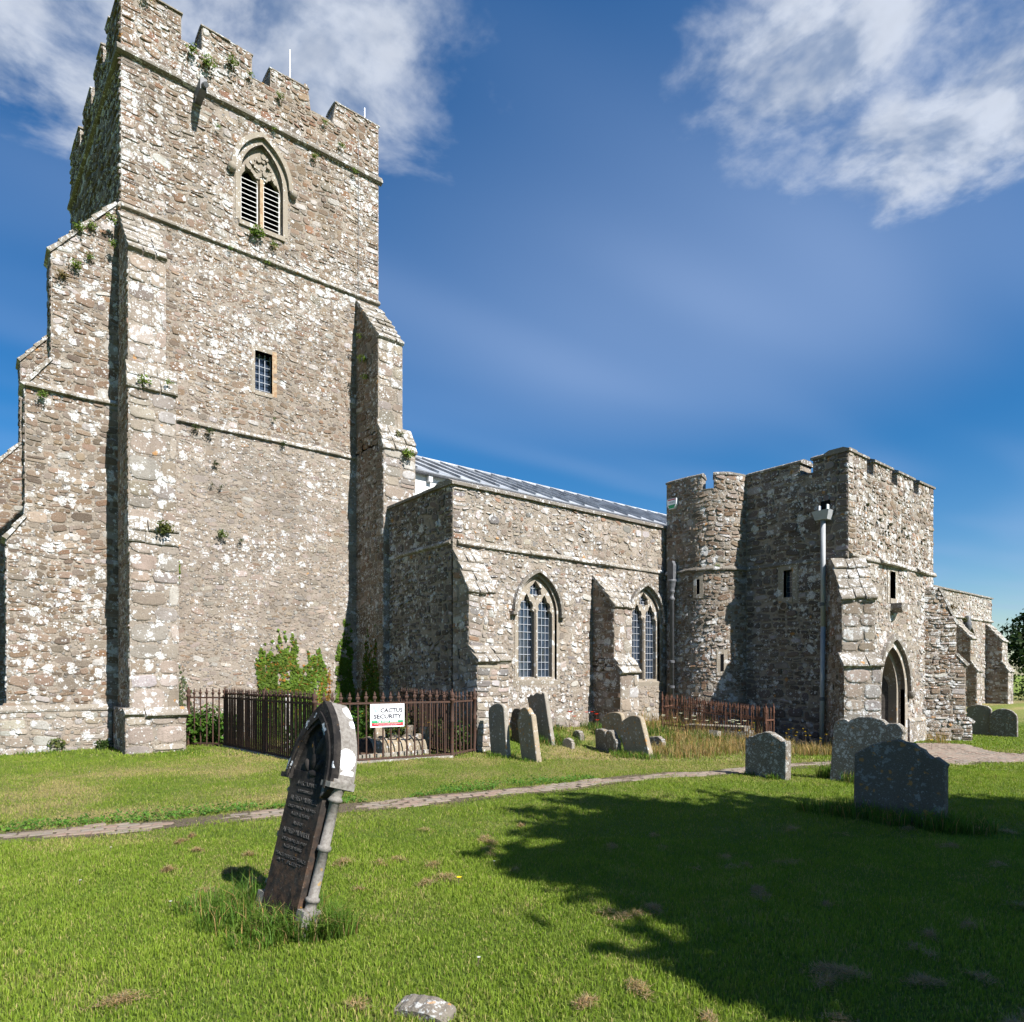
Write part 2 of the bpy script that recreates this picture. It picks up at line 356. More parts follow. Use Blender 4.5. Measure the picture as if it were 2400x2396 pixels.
def np_mesh(name, v, f, c, mat, parent=None):
    """v (n,3), f (m,k) with k = 3 or 4, c (n,3)"""
    me = bpy.data.meshes.new(name); k = f.shape[1]
    me.vertices.add(len(v)); me.vertices.foreach_set('co', np.asarray(v, np.float32).ravel())
    me.loops.add(f.size); me.loops.foreach_set('vertex_index', np.asarray(f, np.int32).ravel())
    me.polygons.add(len(f)); me.polygons.foreach_set('loop_start', np.arange(0, f.size, k, dtype=np.int32))
    at = me.color_attributes.new('Col', 'FLOAT_COLOR', 'POINT')
    at.data.foreach_set('color', np.concatenate([c, np.ones((len(c), 1))], 1).astype(np.float32).ravel())
    me.materials.append(M[mat]); me.update(calc_edges=True); me.validate()
    o = bpy.data.objects.new(name, me); COL.objects.link(o)
    if parent: o.parent = parent
    return o
def tag(o, label=None, cat=None, group=None, kind=None):
    if label: o['label'] = label
    if cat: o['category'] = cat
    if group: o['group'] = group
    if kind: o['kind'] = kind
    return o
def empty(name, loc=(0, 0, 0)):
    o = bpy.data.objects.new(name, None); COL.objects.link(o); o.location = loc; o.empty_display_size = .2; return o
def keep(o, parent):                        # parent without moving
    o.parent = parent; o.matrix_parent_inverse = parent.matrix_world.inverted() if parent.matrix_world else Matrix(); return o

# ------------------------------------------------------------------ ground shape
def ss(a, b, x):
    t = np.clip((np.asarray(x, float)-a)/(b-a), 0, 1); return t*t*(3-2*t)
def gz(X, Y):
    X = np.asarray(X, float); Y = np.asarray(Y, float)
    return (.08*ss(8, 12, Y) + .26*ss(10.0, 11.7, Y)*ss(8.2, 9.4, X)*(1-ss(15, 17, X))
            + .16*ss(7.0, 9.0, Y)*ss(10.5, 12.5, X)*(1-ss(10.0, 11.7, Y))*(1-ss(15.0, 16.5, X))
            - .22*ss(12.0, 16.5, X)*(1-ss(8.5, 11.0, Y))
            + .016*np.sin(X*1.7+.6*Y)*np.sin(Y*1.3-.4*X) + .008*np.sin(3.9*X+1.3)*np.sin(4.3*Y))
def gzs(x, y): return float(gz(x, y))
PATH = [(-8, 9.2), (-3, 8.85), (.17, 8.36), (1.66, 8.08), (3.5, 7.71), (5.15, 7.32), (6.55, 7.1), (8.41, 7.0), (10.15, 6.40), (11.87, 6.02), (13.6, 5.55), (15.6, 5.1), (18.0, 4.6), (32, 2.0)]
PATH_W = .25
pa = np.array(PATH)
def path_dist(X, Y):
    X = np.asarray(X, float); Y = np.asarray(Y, float); best = np.full(X.shape, 1e9)
    for (a, b) in zip(pa[:-1], pa[1:]):
        d = b-a; t = np.clip(((X-a[0])*d[0]+(Y-a[1])*d[1])/(d@d), 0, 1)
        best = np.minimum(best, np.hypot(X-a[0]-t*d[0], Y-a[1]-t*d[1]))
    return best
PAVE = [(15.9, 5.40), (17.9, 7.2), (19.7, 7.25), (20.5, 6.25), (18.9, 5.25), (18.9, 4.6), (22.0, 3.6), (17.2, 4.15)]
def in_poly(X, Y, poly):
    X = np.asarray(X, float); r = np.zeros(X.shape, bool); n = len(poly)
    for i in range(n):
        x0, y0 = poly[i]; x1, y1 = poly[(i+1) % n]
        c = ((y0 > Y) != (y1 > Y)) & (X < (x1-x0)*(Y-y0)/(y1-y0+1e-12)+x0); r ^= c
    return r
def vnoise(x, y, s, seed=0):
    x = np.asarray(x, float)*s+17.3*seed; y = np.asarray(y, float)*s+9.1*seed; xi = np.floor(x); yi = np.floor(y); fx = x-xi; fy = y-yi
    h = lambda i, j: np.modf(np.abs(np.sin(i*127.1+j*311.7+seed*74.7)*43758.5453))[0]
    fx = fx*fx*(3-2*fx); fy = fy*fy*(3-2*fy)
    return (h(xi, yi)*(1-fx)+h(xi+1, yi)*fx)*(1-fy)+(h(xi, yi+1)*(1-fx)+h(xi+1, yi+1)*fx)*fy
def dryness(X, Y):
    """where the lawn is sun-scorched: by the gravestones along the path, patchily elsewhere"""
    n = .6*vnoise(X, Y, .9, 1)+.4*vnoise(X, Y, 2.7, 2)
    d = .06+.55*ss(.5, .8, n)*ss(6, 9, Y)+.30*ss(.55, .8, .5*vnoise(X, Y, 1.9, 21)+.5*vnoise(X, Y, 6.5, 22))
    d = d + .55*np.exp(-((np.asarray(X)-8.6)/2.6)**2-((np.asarray(Y)-8.1)/.9)**2)
    d = d + .30*np.exp(-((path_dist(X, Y)-.55)/.35)**2)*ss(.35, .6, n)
    d = d + .5*np.exp(-((np.asarray(X)-11.2)/1.2)**2-((np.asarray(Y)-6.9)/.9)**2)
    d = d + .50*ss(8.0, 9.6, Y)*(1-ss(12.5, 14.5, Y))*ss(.25, .6, n)
    return np.clip(d, 0, 1)
def grass_color(X, Y, rnd, dry):
    g = np.stack([.128+.090*rnd, .222+.095*rnd, .016+.010*rnd], -1)
    y = np.stack([.42+.08*rnd, .34+.06*rnd, .15+.03*rnd], -1)
    return g*(1-dry[..., None])+y*dry[..., None]

# ground sheet: fine near the churchyard, coarse out to the horizon
def axis(lo, hi, mid0, mid1, step, far):
    a = list(np.arange(mid0, mid1+1e-6, step)); x = mid1; s = step
    while x < hi: s *= 1.35; x += s; a.append(min(x, hi))
    x = mid0; s = step
    while x > lo: s *= 1.35; x -= s; a.insert(0, max(x, lo))
    return np.array(a)
gx = axis(-900, 900, -2, 24, .16, 1); gy = axis(-900, 900, -1, 18, .16, 1)
GX, GY = np.meshgrid(gx, gy); nx, ny = len(gx), len(gy)
GV = np.stack([GX, GY, gz(GX, GY)], -1).reshape(-1, 3)
idx = np.arange(nx*ny).reshape(ny, nx)
GF = np.stack([idx[:-1, :-1], idx[:-1, 1:], idx[1:, 1:], idx[1:, :-1]], -1).reshape(-1, 4)
dd = dryness(GX, GY).ravel(); gc = grass_color(GX.ravel(), GY.ravel(), np.full(dd.shape, .35), dd)*.80
pdist = path_dist(GX, GY).ravel(); soil = 1-ss(.2, .38, pdist+.12*vnoise(GX, GY, 3.3, 4).ravel())
gc = gc*(1-soil[:, None])+np.array([.215, .165, .115])*soil[:, None]
ground = np_mesh('ground', GV, GF, gc, 'ground'); tag(ground, kind='structure')

# ------------------------------------------------------------------ rubble masonry
STONES = []            # every single stone of the church: dict(part, verts, col, score)
CAMP = Vector((0, 0, 1.65))
PAL = {
 'tan':  [((0.225,0.161,0.115), 4), ((0.170,0.114,0.074), 3), ((0.200,0.164,0.134), 3), ((0.284,0.223,0.175), 1.6), ((0.209,0.117,0.066), 1.0), ((0.113,0.081,0.059), 1.2), ((0.384,0.350,0.324), 1.0)],
 'pale': [((0.315,0.260,0.213), 4), ((0.266,0.210,0.164), 3), ((0.289,0.254,0.225), 3), ((0.356,0.306,0.262), 2), ((0.247,0.167,0.112), .5), ((0.195,0.162,0.136), .7), ((0.411,0.384,0.362), .8)],
 'brown':[((0.175,0.108,0.066), 4), ((0.209,0.141,0.091), 3), ((0.149,0.111,0.086), 2), ((0.256,0.201,0.155), 1.5), ((0.188,0.091,0.056), 1.0), ((0.392,0.358,0.331), 1.0)],
 'flint':[((0.306,0.256,0.211), 4), ((0.266,0.209,0.159), 2), ((0.175,0.162,0.158), 1.0), ((0.246,0.146,0.091), .8), ((0.374,0.327,0.287), 2.2), ((0.204,0.166,0.140), 1.1), ((0.411,0.384,0.362), .9)],
 'dark': [((0.100,0.077,0.066), 4), ((0.138,0.102,0.085), 3), ((0.128,0.105,0.099), 3), ((0.207,0.172,0.159), 1.2), ((0.075,0.057,0.050), 2), ((0.338,0.306,0.316), .9)],  # west faces only: stone colours lowered to deepen the shade there
}
def pick(pal):
    cs, ws = zip(*PAL[pal]); c = random.choices(cs, ws)[0]; k = random.uniform(.82, 1.18)
    return tuple(x*k*random.uniform(.96, 1.04) for x in c)
def scan(poly, v):
    xs = []
    for i in range(len(poly)):
        (x0, y0), (x1, y1) = poly[i], poly[(i+1) % len(poly)]
        if (y0 > v) != (y1 > v): xs.append(x0+(x1-x0)*(v-y0)/(y1-y0))
    xs.sort(); return list(zip(xs[::2], xs[1::2]))
def subtract(iv, cut):
    out_ = []
    for a, b in iv:
        if cut[1] <= a or cut[0] >= b: out_.append((a, b)); continue
        if cut[0] > a: out_.append((a, cut[0]))
        if cut[1] < b: out_.append((cut[1], b))
    return out_
def rubble(part, fr, poly, holes=(), rows=(.09, .19), wid=(.14, .42), gap=.014, out_=(.012, .032), pal='tan', skip=.03, quoins=(0, 0), over=.012, n=9, wob=1.3, sink=.008, split=.10, rot=.12, drift=.18, strips=(.7, 1.7)):
    vmin = min(p[1] for p in poly); vmax = max(p[1] for p in poly); ph = [random.uniform(0, 6) for _ in range(4)]
    def wv(u, v):
        k = min(1, max(0, (v-vmin)/.25), max(0, (vmax-v)/.25))
        return v + wob*k*(.022*math.sin(1.4*u+ph[0]+.5*v)+.012*math.sin(4.1*u+ph[1])+.006*math.sin(9.7*u+ph[2]))
    def stone(u0, u1, v0, v1, big=False):
        a = (u1-u0)/2-gap/2; b = (v1-v0)/2-gap/2
        if a < .018 or b < .012: return
        cu, cv = (u0+u1)/2, (v0+v1)/2; hh = random.uniform(*out_); col = pick(pal)
        ex = random.uniform(.45, .78) if not big else random.uniform(.28, .42); ring = []; sk = random.uniform(-.12, .12)
        for k in range(n):
            t = 2*math.pi*(k+random.uniform(-.25, .25))/n; c_, s_ = math.cos(t), math.sin(t)
            j = random.uniform(.88, 1.0)
            x = a*math.copysign(abs(c_)**ex, c_)*j; y = b*math.copysign(abs(s_)**ex, s_)*random.uniform(.88, 1.0)
            ring.append((x+sk*y, y))
        ra = random.gauss(0, rot) if not big else 0; ca_, sa_ = math.cos(ra), math.sin(ra); ring = [(x*ca_-y*sa_, x*sa_+y*ca_) for x, y in ring]; cv = cv+random.uniform(-drift, drift)*(v1-v0)*(0 if big else 1)
        vs_ = []; tilt = random.uniform(-.35, .35)*hh; tv = random.uniform(-.5, .3)*hh
        for sc, h in ((1.0, -sink), (.97, hh*.62), (.80, hh)):
            for x, y in ring: vs_.append(fr(cu+x*sc, wv(cu+x*sc, cv+y*sc), h + (tilt*x/max(a, .01)+tv*y/max(b, .01) if h > 0 else 0)))
        ctr = fr(cu, cv, 0); dv = CAMP-ctr; nn = fr(cu, cv, 1)-ctr
        score = a*b*max(0, dv.normalized().dot(nn))/dv.length_squared
        STONES.append(dict(part=part, v=vs_, n=n, c=col, s=score))
    umin = min(p[0] for p in poly); umax = max(p[0] for p in poly); edges = [umin-1]; x_ = umin
    while strips and x_ < umax-1.0: x_ += random.uniform(*strips); edges.append(x_) if x_ < umax-.4 else None
    edges.append(umax+1); pe = [random.uniform(0, 6) for _ in edges]
    def eb(i, vv):
        if i in (0, len(edges)-1): return edges[i]
        return edges[i]+.13*math.sin(2.3*vv+pe[i])+.07*math.sin(7.1*vv+2*pe[i])
    for si in range(len(edges)-1):
      v = vmin-(random.uniform(0, rows[0]) if si else 0)
      while v < vmax-.02:
        rh = random.uniform(*rows)
        if random.random() < .15: rh = min(rows[1]*1.35, rh*1.6)
        if v+rh > vmax-.05: rh = vmax-v
        mid = v+rh/2; iv = scan(poly, max(mid, vmin+.005))
        b0, b1 = eb(si, mid)+random.uniform(-.05, .05)*(si > 0), eb(si+1, mid)+random.uniform(-.05, .05)*(si < len(edges)-2)
        iv = [(max(p_, b0), min(q_, b1)) for p_, q_ in iv if min(q_, b1)-max(p_, b0) > .03]
        for H in holes:
            for vv in (v+.15*rh, mid, v+.85*rh):
                for cut in scan(H, vv): iv = subtract(iv, cut)
        for a, b in iv:
            u = a-(over if a == umin else 0); end = b+(over if b == umax else 0)
            if b-a < .04: continue
            ql = quoins[0] and abs(a-umin) < .03; qr = quoins[1] and abs(b-umax) < .03
            if ql:
                w = min(random.uniform(.22, .45), (end-u)*.8); stone(u, u+w, v, v+rh, True); u += w
            if qr:
                w = min(random.uniform(.22, .45), (end-u)*.6); stone(end-w, end, v, v+rh, True); end -= w
            while u < end-.03:
                w = random.uniform(*wid)*(.6+.7*rh/rows[1])
                if u+w > end-.08: w = end-u
                if random.random() < skip: pass
                elif random.random() < split and rh > .10:
                    s_ = random.uniform(.35, .65); stone(u, u+w, v, v+rh*s_); stone(u, u+w, v+rh*s_, v+rh)
                else: stone(u, u+w, v, v+rh)
                u += w
        v += rh
def ashlar(part, fr, u0, u1, v0, v1, pal='pale', rh=(.22, .38), gap=.012, out_=(.008, .022), nsplit=2):
    """big squared blocks on buttress fronts"""
    rubble(part, fr, [(u0, v0), (u1, v0), (u1, v1), (u0, v1)], rows=rh, wid=((u1-u0)/nsplit*.75, (u1-u0)/nsplit*1.25), gap=gap, out_=out_, pal=pal, skip=.0, n=10, wob=.25, split=.06, rot=.01, drift=.0, strips=None)
def build_stones(limit=300):
    order = sorted(range(len(STONES)), key=lambda i: -STONES[i]['s']); single = set(order[:limit]); rest = {}
    for i, s in enumerate(STONES):
        n = s['n']; f = []
        for r in (0, 1):
            for k in range(n): f.append((r*n+k, r*n+(k+1) % n, (r+1)*n+(k+1) % n, (r+1)*n+k))
        f.append(tuple(range(2*n, 3*n)))
        if i in single:
            mb = MB(); mb.add(s['v'], f, s['c']); mb.build('stone', 'stone', s['part'])
        else: rest.setdefault(s['part'].name, (s['part'], MB()))[1].add(s['v'], f, s['c'])
    for p, mb in rest.values(): tag(mb.build('rubble_stones', 'stone', p), kind='stuff')

church = empty('church', (8, 14, 0))
bpy.context.view_layer.update()
tag(church, 'lichen-spotted rubble stone church with battlemented west tower, aisle and south porch', 'church')
def part(mb, name, mat, smooth=False, label=None):
    o = mb.build(name, mat, None, smooth); o.parent = church; o.matrix_parent_inverse = Matrix.Translation((-8, -14, 0))
    if label: o['label'] = label
    return o
def sub(mb, name, mat, parent, smooth=False): return mb.build(name, mat, parent, smooth)
def SF(Y): return Frame((0, Y, 0), (1, 0, 0))            # south-facing wall: u = X, v = height
def WF(X): return Frame((X, 0, 0), (0, -1, 0))           # west-facing wall: u = -Y

def arch_pts(cx, half, z0, spring, apex, n=7, inset=0.0):
    """pointed opening, counter-clockwise, from the bottom left"""
    h = half-inset; rise = apex-inset*1.2-spring; R = (h*h+rise*rise)/(2*h); c = R-h; a1 = math.atan2(rise, c)
    right = [(cx-c+R*math.cos(a1*k/n), spring+R*math.sin(a1*k/n)) for k in range(n+1)]
    left = [(2*cx-x, y) for x, y in right[::-1][1:]]
    return [(cx-h, z0+inset), (cx+h, z0+inset)] + right + left
def strip(mb, fr, a, b, h0, h1, col=(1, 1, 1)):
    """moulding between two polylines a (inner) and b (outer) of equal length"""
    for i in range(len(a)-1):
        q = [a[i], a[i+1], b[i+1], b[i]]
        vsx = [fr(u, v, h1) for u, v in q]+[fr(u, v, h0) for u, v in q]
        mb.add(vsx, [(0,1,2,3),(7,6,5,4),(0,4,5,1),(1,5,6,2),(2,6,7,3),(3,7,4,0)], col)
def string_course(fr, u0, u1, v, d=.085, hgt=.13, mat='weathered', seg=(.45, .95), rag=.02):
    u = u0
    while u < u1-.01:
        w = random.uniform(*seg)
        if u+w > u1-.25: w = u1-u
        dd_ = d+random.uniform(-rag, rag); dz = random.uniform(-.008, .008); mb = MB(); prof = [(-.02, hgt*.62), (dd_*.35, hgt*.5), (dd_, -.005), (dd_*.96, -hgt*.30), (dd_*.45, -hgt*.42), (-.02, -hgt*.5)]
        vsx = [fr(u+.002, v+z+dz, h) for h, z in prof]+[fr(u+w-.002, v+z+dz, h) for h, z in prof]; n = len(prof)
        fs = [(k, (k+1) % n, n+(k+1) % n, n+k) for k in range(n)]+[tuple(range(n))[::-1], tuple(range(n, 2*n))]
        mb.add(vsx, [f[::-1] for f in fs]); part(mb, 'string_course_block', mat); u += w
def coping(fr, u0, u1, v, depth, over=.045, th=.07, mat='coping', seg=(.5, 1.0), rag=.01):
    u = u0-over; u1 = u1+over
    while u < u1-.01:
        w = random.uniform(*seg)
        if u+w > u1-.3: w = u1-u
        mb = MB(); z = v+random.uniform(-rag, rag); o = over+random.uniform(-rag, rag)
        prof = [(o, z), (o, z+th*.55), (-.10, z+th*1.25), (-depth+.10, z+th*1.25), (-depth-o, z+th*.55), (-depth-o, z)]
        n = len(prof); vsx = [fr(u+.003, zz_, h) for h, zz_ in prof]+[fr(u+w-.003, zz_, h) for h, zz_ in prof]
        mb.add(vsx, [tuple(reversed(f)) for f in [(k, n+k, n+(k+1) % n, (k+1) % n) for k in range(n)]]+[tuple(range(n)), tuple(range(n, 2*n))[::-1]])
        part(mb, 'coping_slab', mat); u += w

def buttress(O, D, blocks, caps, pal='tan', front='ashlar', left=True, right=False, rows=(.08, .18), wid=(.11, .34), label=None, low_out=(.005, .022), inner=.05):
    """O point on the wall line, D outward; blocks = [(z0, z1, projection, uL, uR)], caps = top of the slope above each block: (z, projection)"""
    D = Vector(D).normalized(); U = Z.cross(D)*-1
    U = D.cross(Z)*-1 if D.cross(Z).length else U
    Wd = Vector((-D.y, D.x, 0))                       # left to right seen from outside: Wd x Z = D
    if Wd.cross(Z).dot(D) < 0: Wd = -Wd
    O = Vector(O); mb = MB()
    for (z0, z1, p, uL, uR), (zt, pt) in zip(blocks, caps):
        fr = Frame(O+Wd*uR, -D) if False else Frame(O+Wd*uL, D)      # left side plane: u = projection
        prof = [(-inner, z0), (p, z0), (p, z1), (pt, zt), (-inner, zt)]
        n = len(prof); vsx = [O+Wd*uL+D*a+Z*b for a, b in prof]+[O+Wd*uR+D*a+Z*b for a, b in prof]
        mb.add(vsx, [tuple(range(n)), tuple(range(n, 2*n))[::-1]]+[((k+1) % n, k, n+k, n+(k+1) % n) for k in range(n)])
    core = part(mb, 'buttress', 'mortar', label=label)
    for i, ((z0, z1, p, uL, uR), (zt, pt)) in enumerate(zip(blocks, caps)):
        ff = Frame(O+D*p, Wd)
        if front == 'ashlar': ashlar(core, ff, uL, uR, z0, z1, pal)
        else: rubble(core, ff, [(uL, z0), (uR, z0), (uR, z1), (uL, z1)], rows=rows, wid=wid, pal=pal, out_=low_out, quoins=(1, 1))
        sp_ = [(-inner+.05, z0), (p, z0), (p, z1), (pt, zt), (-inner+.05, zt)]
        if left: rubble(core, Frame(O+Wd*uL, D), sp_, rows=rows, wid=wid, pal=pal if pal != 'pale' else 'tan', out_=low_out, quoins=(0, 1))
        if right: rubble(core, Frame(O+Wd*uR, -D), [(-a, b) for a, b in sp_][::-1], rows=rows, wid=wid, pal=pal, out_=low_out, quoins=(1, 0))
        L = math.hypot(p-pt, zt-z1)
        if p-pt > .03:                                # weathering slabs up the slope
            nsl = max(1, round(L/.26)); sd = (D*(pt-p)+Z*(zt-z1))/L; nn = (D*(zt-z1)+Z*(p-pt))/L
            for k in range(nsl):
                a0 = L*k/nsl-(.07 if k == 0 else .05); a1 = L*(k+1)/nsl; sm = MB(); j = random.uniform(-.012, .012); ov = .035+random.uniform(-.012, .012)
                B = O+D*p+Z*z1; cut = [uL-ov]+sorted(uL+(uR-uL)*(i_+random.uniform(-.2, .2))/3 for i_ in random.sample((1, 2), random.choice((1, 2, 2))))+[uR+ov]
                for c0, c1 in zip(cut, cut[1:]):
                    q = []; sm = MB(); j2 = j+random.uniform(-.014, .014); s0 = random.uniform(-.022, .022)
                    for uu, e_ in ((c0+.003, .012), (c1-.003, -.012)):
                        for (a, h) in ((a0+s0, -.03), (a0+s0-.006, .042+j2), (a0+s0+.02, .062+j2), (a1, .018), (a1, -.04)): q.append(B+Wd*(uu+(e_ if h > .03 else 0))+sd*a+nn*(h+random.uniform(-.006, .006)))
                    sm.add(q, [(0,1,2,3,4),(9,8,7,6,5),(1,0,5,6),(2,1,6,7),(3,2,7,8),(4,3,8,9),(0,4,9,5)])
                    sub(sm, 'cap_slab', 'weathered', core)
    return core

# ================================================================== THE TOWER
TY, TXW, TXE = 16.3, 2.39, 8.46
fS = SF(TY); fW = Frame((TXW, TY, 0), (.0446, -.999, 0)); TD = 6.5; TH = .55
ZC, ZM = 15.9, 16.45
S_out = [(TXW, -.4), (TXE, -.4), (TXE, ZM-.02), (7.24, ZM), (7.14, ZC), (6.57, ZC), (6.50, ZM-.05), (5.56, ZM-.06), (5.55, ZC), (5.12, ZC), (5.12, ZM), (4.00, ZM), (4.00, ZC), (3.57, ZC), (3.57, ZM), (TXW, ZM+.03)]
belfry = arch_pts(5.36, .50, 12.40, 13.55, 14.42, 8)
lowin = [(5.19, 8.46), (5.60, 8.46), (5.60, 9.42), (5.19, 9.42)]
mb = MB(); mb.prism(fS, S_out, -TH, 0, [belfry, lowin]); tS = part(mb, 'tower_wall', 'mortar', label='tall sunlit south wall of the tower')
def zone(poly, z0, z1):                                # horizontal slice of the wall outline (the outline is a rectangle there)
    return [(poly[0][0], z0), (poly[1][0], z0), (poly[1][0], z1), (poly[0][0], z1)]
rubble(tS, fS, zone(S_out, -.05, 7.30), (), rows=(.06, .15), wid=(.08, .27), gap=.030, out_=(.001, .010), pal='pale', skip=.16, rot=.18, drift=.25, n=8)
rubble(tS, fS, zone(S_out, 7.42, 11.60), [lowin], rows=(.07, .17), wid=(.08, .27), gap=.022, out_=(.002, .015), pal='tan', skip=.10, rot=.18, drift=.25, n=8)
rubble(tS, fS, zone(S_out, 11.74, 14.93), [arch_pts(5.36, .66, 12.25, 13.5, 14.62, 6)], rows=(.07, .17), wid=(.09, .29), gap=.014, out_=(.004, .021), pal='tan', quoins=(1, 1), rot=.15, drift=.2, n=9)
par = [(x, max(y, 15.06)) for x, y in S_out]
rubble(tS, fS, par, (), rows=(.07, .16), wid=(.08, .26), gap=.015, out_=(.005, .024), pal='brown', quoins=(1, 1), rot=.16, drift=.2)
W_out = [(-TD, -.4), (-TH-.002, -.4), (-TH-.002, ZM), (-1.45, ZM), (-1.45, ZC), (-1.9, ZC), (-1.9, ZM-.05), (-2.95, ZM-.03), (-2.95, ZC), (-3.4, ZC), (-3.4, ZM-.05), (-4.45, ZM-.05), (-4.5, ZC), (-5.0, ZC), (-5.05, ZM-.05), (-TD, ZM-.05)]
mb = MB(); mb.prism(fW, W_out, -TH, 0); tW = part(mb, 'tower_wall', 'mortar', label='shaded west wall of the tower')
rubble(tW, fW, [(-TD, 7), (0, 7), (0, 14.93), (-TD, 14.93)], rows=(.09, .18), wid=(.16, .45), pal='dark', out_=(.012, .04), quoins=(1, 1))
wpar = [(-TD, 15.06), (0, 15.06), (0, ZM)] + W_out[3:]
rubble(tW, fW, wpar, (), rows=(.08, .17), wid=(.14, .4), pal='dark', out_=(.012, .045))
E_out = [(TY+TH+.002, -.4), (TY+TD, -.4), (TY+TD, ZM), (TY+4.9, ZM), (TY+4.9, ZC), (TY+4.4, ZC), (TY+4.4, ZM), (TY+3.3, ZM), (TY+3.3, ZC), (TY+2.9, ZC), (TY+2.9, ZM), (TY+1.7, ZM), (TY+1.7, ZC), (TY+1.3, ZC), (TY+1.3, ZM), (TY+TH+.002, ZM)]
mb = MB(); mb.prism(Frame((TXE, 0, 0), (0, 1, 0)), E_out, -TH, 0); part(mb, 'tower_wall', 'mortar')
nwx = TXW-.0446*TD
mb = MB(); mb.box(nwx+TH, TXE-TH, TY+TD-TH, TY+TD-.01, -.4, ZM-.05); part(mb, 'tower_wall', 'mortar')
mb = MB(); mb.box(TXW+.3, TXE-.3, TY+.3, TY+TD-.3, 14.6, 14.75); part(mb, 'tower_roof', 'lead_roof')
string_course(fS, TXW-.09, TXE+.09, 14.98, .10, .20, 'coping', (.7, 1.3), .004)
string_course(fW, -TD, .0, 14.98, .10, .20, 'coping', (.7, 1.3), .004)
string_course(fS, TXW+.0, TXE+.03, 11.67, .075, .12, 'weathered', (.5, 1.1), .012)
string_course(fW, -TD, .0, 11.67, .075, .12, 'weathered')
string_course(fS, 3.25, 7.80, 7.35, .065, .12, 'weathered', (.5, 1.2), .015)
for a, b, v in [(TXW, 3.57, ZM+.02), (4.0, 5.12, ZM), (5.56, 6.5, ZM-.055), (7.24, TXE, ZM-.01)]: coping(fS, a, b, v-.01, TH, .03, .05, 'weathered', (.35, .7), .015)
for a, b in [(3.60, 3.97), (5.15, 5.52), (6.60, 7.12)]: coping(fS, a, b, ZC-.01, TH, .0, .045, 'weathered', (.3, .6), .01)
for a, b in [(-1.42, -.1), (-2.92, -1.93), (-4.45, -3.43), (-6.5, -5.05)]: coping(fW, a, b, ZM-.04, TH, .04, .05, 'weathered', (.35, .7), .02)
# belfry window
bw = MB()
inner = arch_pts(5.36, .50, 12.40, 13.55, 14.42, 8); outer = arch_pts(5.36, .62, 12.40, 13.55, 14.56, 8)
strip(bw, fS, inner[1:-0 or None][0:], outer[1:], -.06, .012)
strip(bw, fS, [inner[-1], inner[0]], [outer[-1], outer[0]], -.06, .012)
bel = part(bw, 'belfry_window', 'dressed', label='two-light belfry window with pale louvres under a carved hood')
lL = arch_pts(5.095, .205, 12.43, 13.42, 13.78, 5); lR = arch_pts(5.625, .205, 12.43, 13.42, 13.78, 5)
mb = MB(); mb.prism(fS, arch_pts(5.36, .498, 12.41, 13.55, 14.41, 8), -.28, -.12, [lL, lR]); sub(mb, 'tracery', 'dressed', bel)
mb = MB(); mb.fbox(fS, 5.30, 5.42, 12.41, 13.62, -.12, -.03, bev=.02); sub(mb, 'mullion', 'bare_wood', bel)
for _ in range(46):                                     # the weather-eaten carving of the window head
    cu = 5.36+random.uniform(-.36, .36); cv = random.uniform(13.66, 14.28)
    if abs(cu-5.36) > .42*(14.42-cv)/.8: continue
    mb = MB(); r = random.uniform(.03, .09); k = 7
    pts = [(cu+r*random.uniform(.6, 1.1)*math.cos(2*math.pi*i/k), cv+r*random.uniform(.6, 1.2)*math.sin(2*math.pi*i/k)) for i in range(k)]
    mb.prism(fS, pts, -.125, -.125+random.uniform(.02, .09)); sub(mb, 'carving', 'dressed', bel)
ho = arch_pts(5.36, .74, 13.45, 13.55, 14.66, 10)[2:]; hi_ = arch_pts(5.36, .63, 13.45, 13.55, 14.55, 10)[2:]
mb = MB(); strip(mb, fS, hi_, ho, -.02, .10); sub(mb, 'hood_mould', 'dressed', bel)
for cx in (4.64, 6.10):
    mb = MB(); mb.lathe([(.03, -.10), (.085, -.05), (.10, .02), (.08, .09), (.02, .12)], Matrix.Translation(fS(cx, 13.50, .07)), 9); sub(mb, 'label_stop', 'dressed', bel, True)
for cx in (5.095, 5.625):
    mb = MB()
    mb.fbox(fS, cx-.205, cx-.180, 12.43, 13.55, -.20, -.135); sub(mb, 'louvre_frame', 'louvre', bel)
    mb = MB(); mb.fbox(fS, cx+.180, cx+.205, 12.43, 13.55, -.20, -.135); sub(mb, 'louvre_frame', 'louvre', bel)
    for k in range(10):
        z = 12.45+k*.118; mb = MB(); vsx = []
        for uu in (cx-.18, cx+.18):
            for (dz, h) in ((0, -.14), (.014, -.14), (.10, -.25), (.086, -.25)): vsx.append(fS(uu, z+dz, h))
        mb.add(vsx, [(0,1,2,3),(7,6,5,4),(1,0,4,5),(2,1,5,6),(3,2,6,7),(0,3,7,4)]); sub(mb, 'louvre_slat', 'dark', bel); nz = MB(); nz.fbox(fS, cx-.18, cx+.18, z-.002, z+.012, -.142, -.132); sub(nz, 'slat_lit_edge', 'louvre', bel)  # slat coloured black for its shaded underside, pale strip for the lit edge
mb = MB(); mb.fbox(fS, 4.86, 5.86, 12.35, 14.45, -.52, -.50); sub(mb, 'dark_backing', 'dark', bel)
mb = MB(); mb.fbox(fS, 4.80, 5.92, 12.27, 12.405, -.25, .05, bev=.015); sub(mb, 'sill', 'dressed', bel)
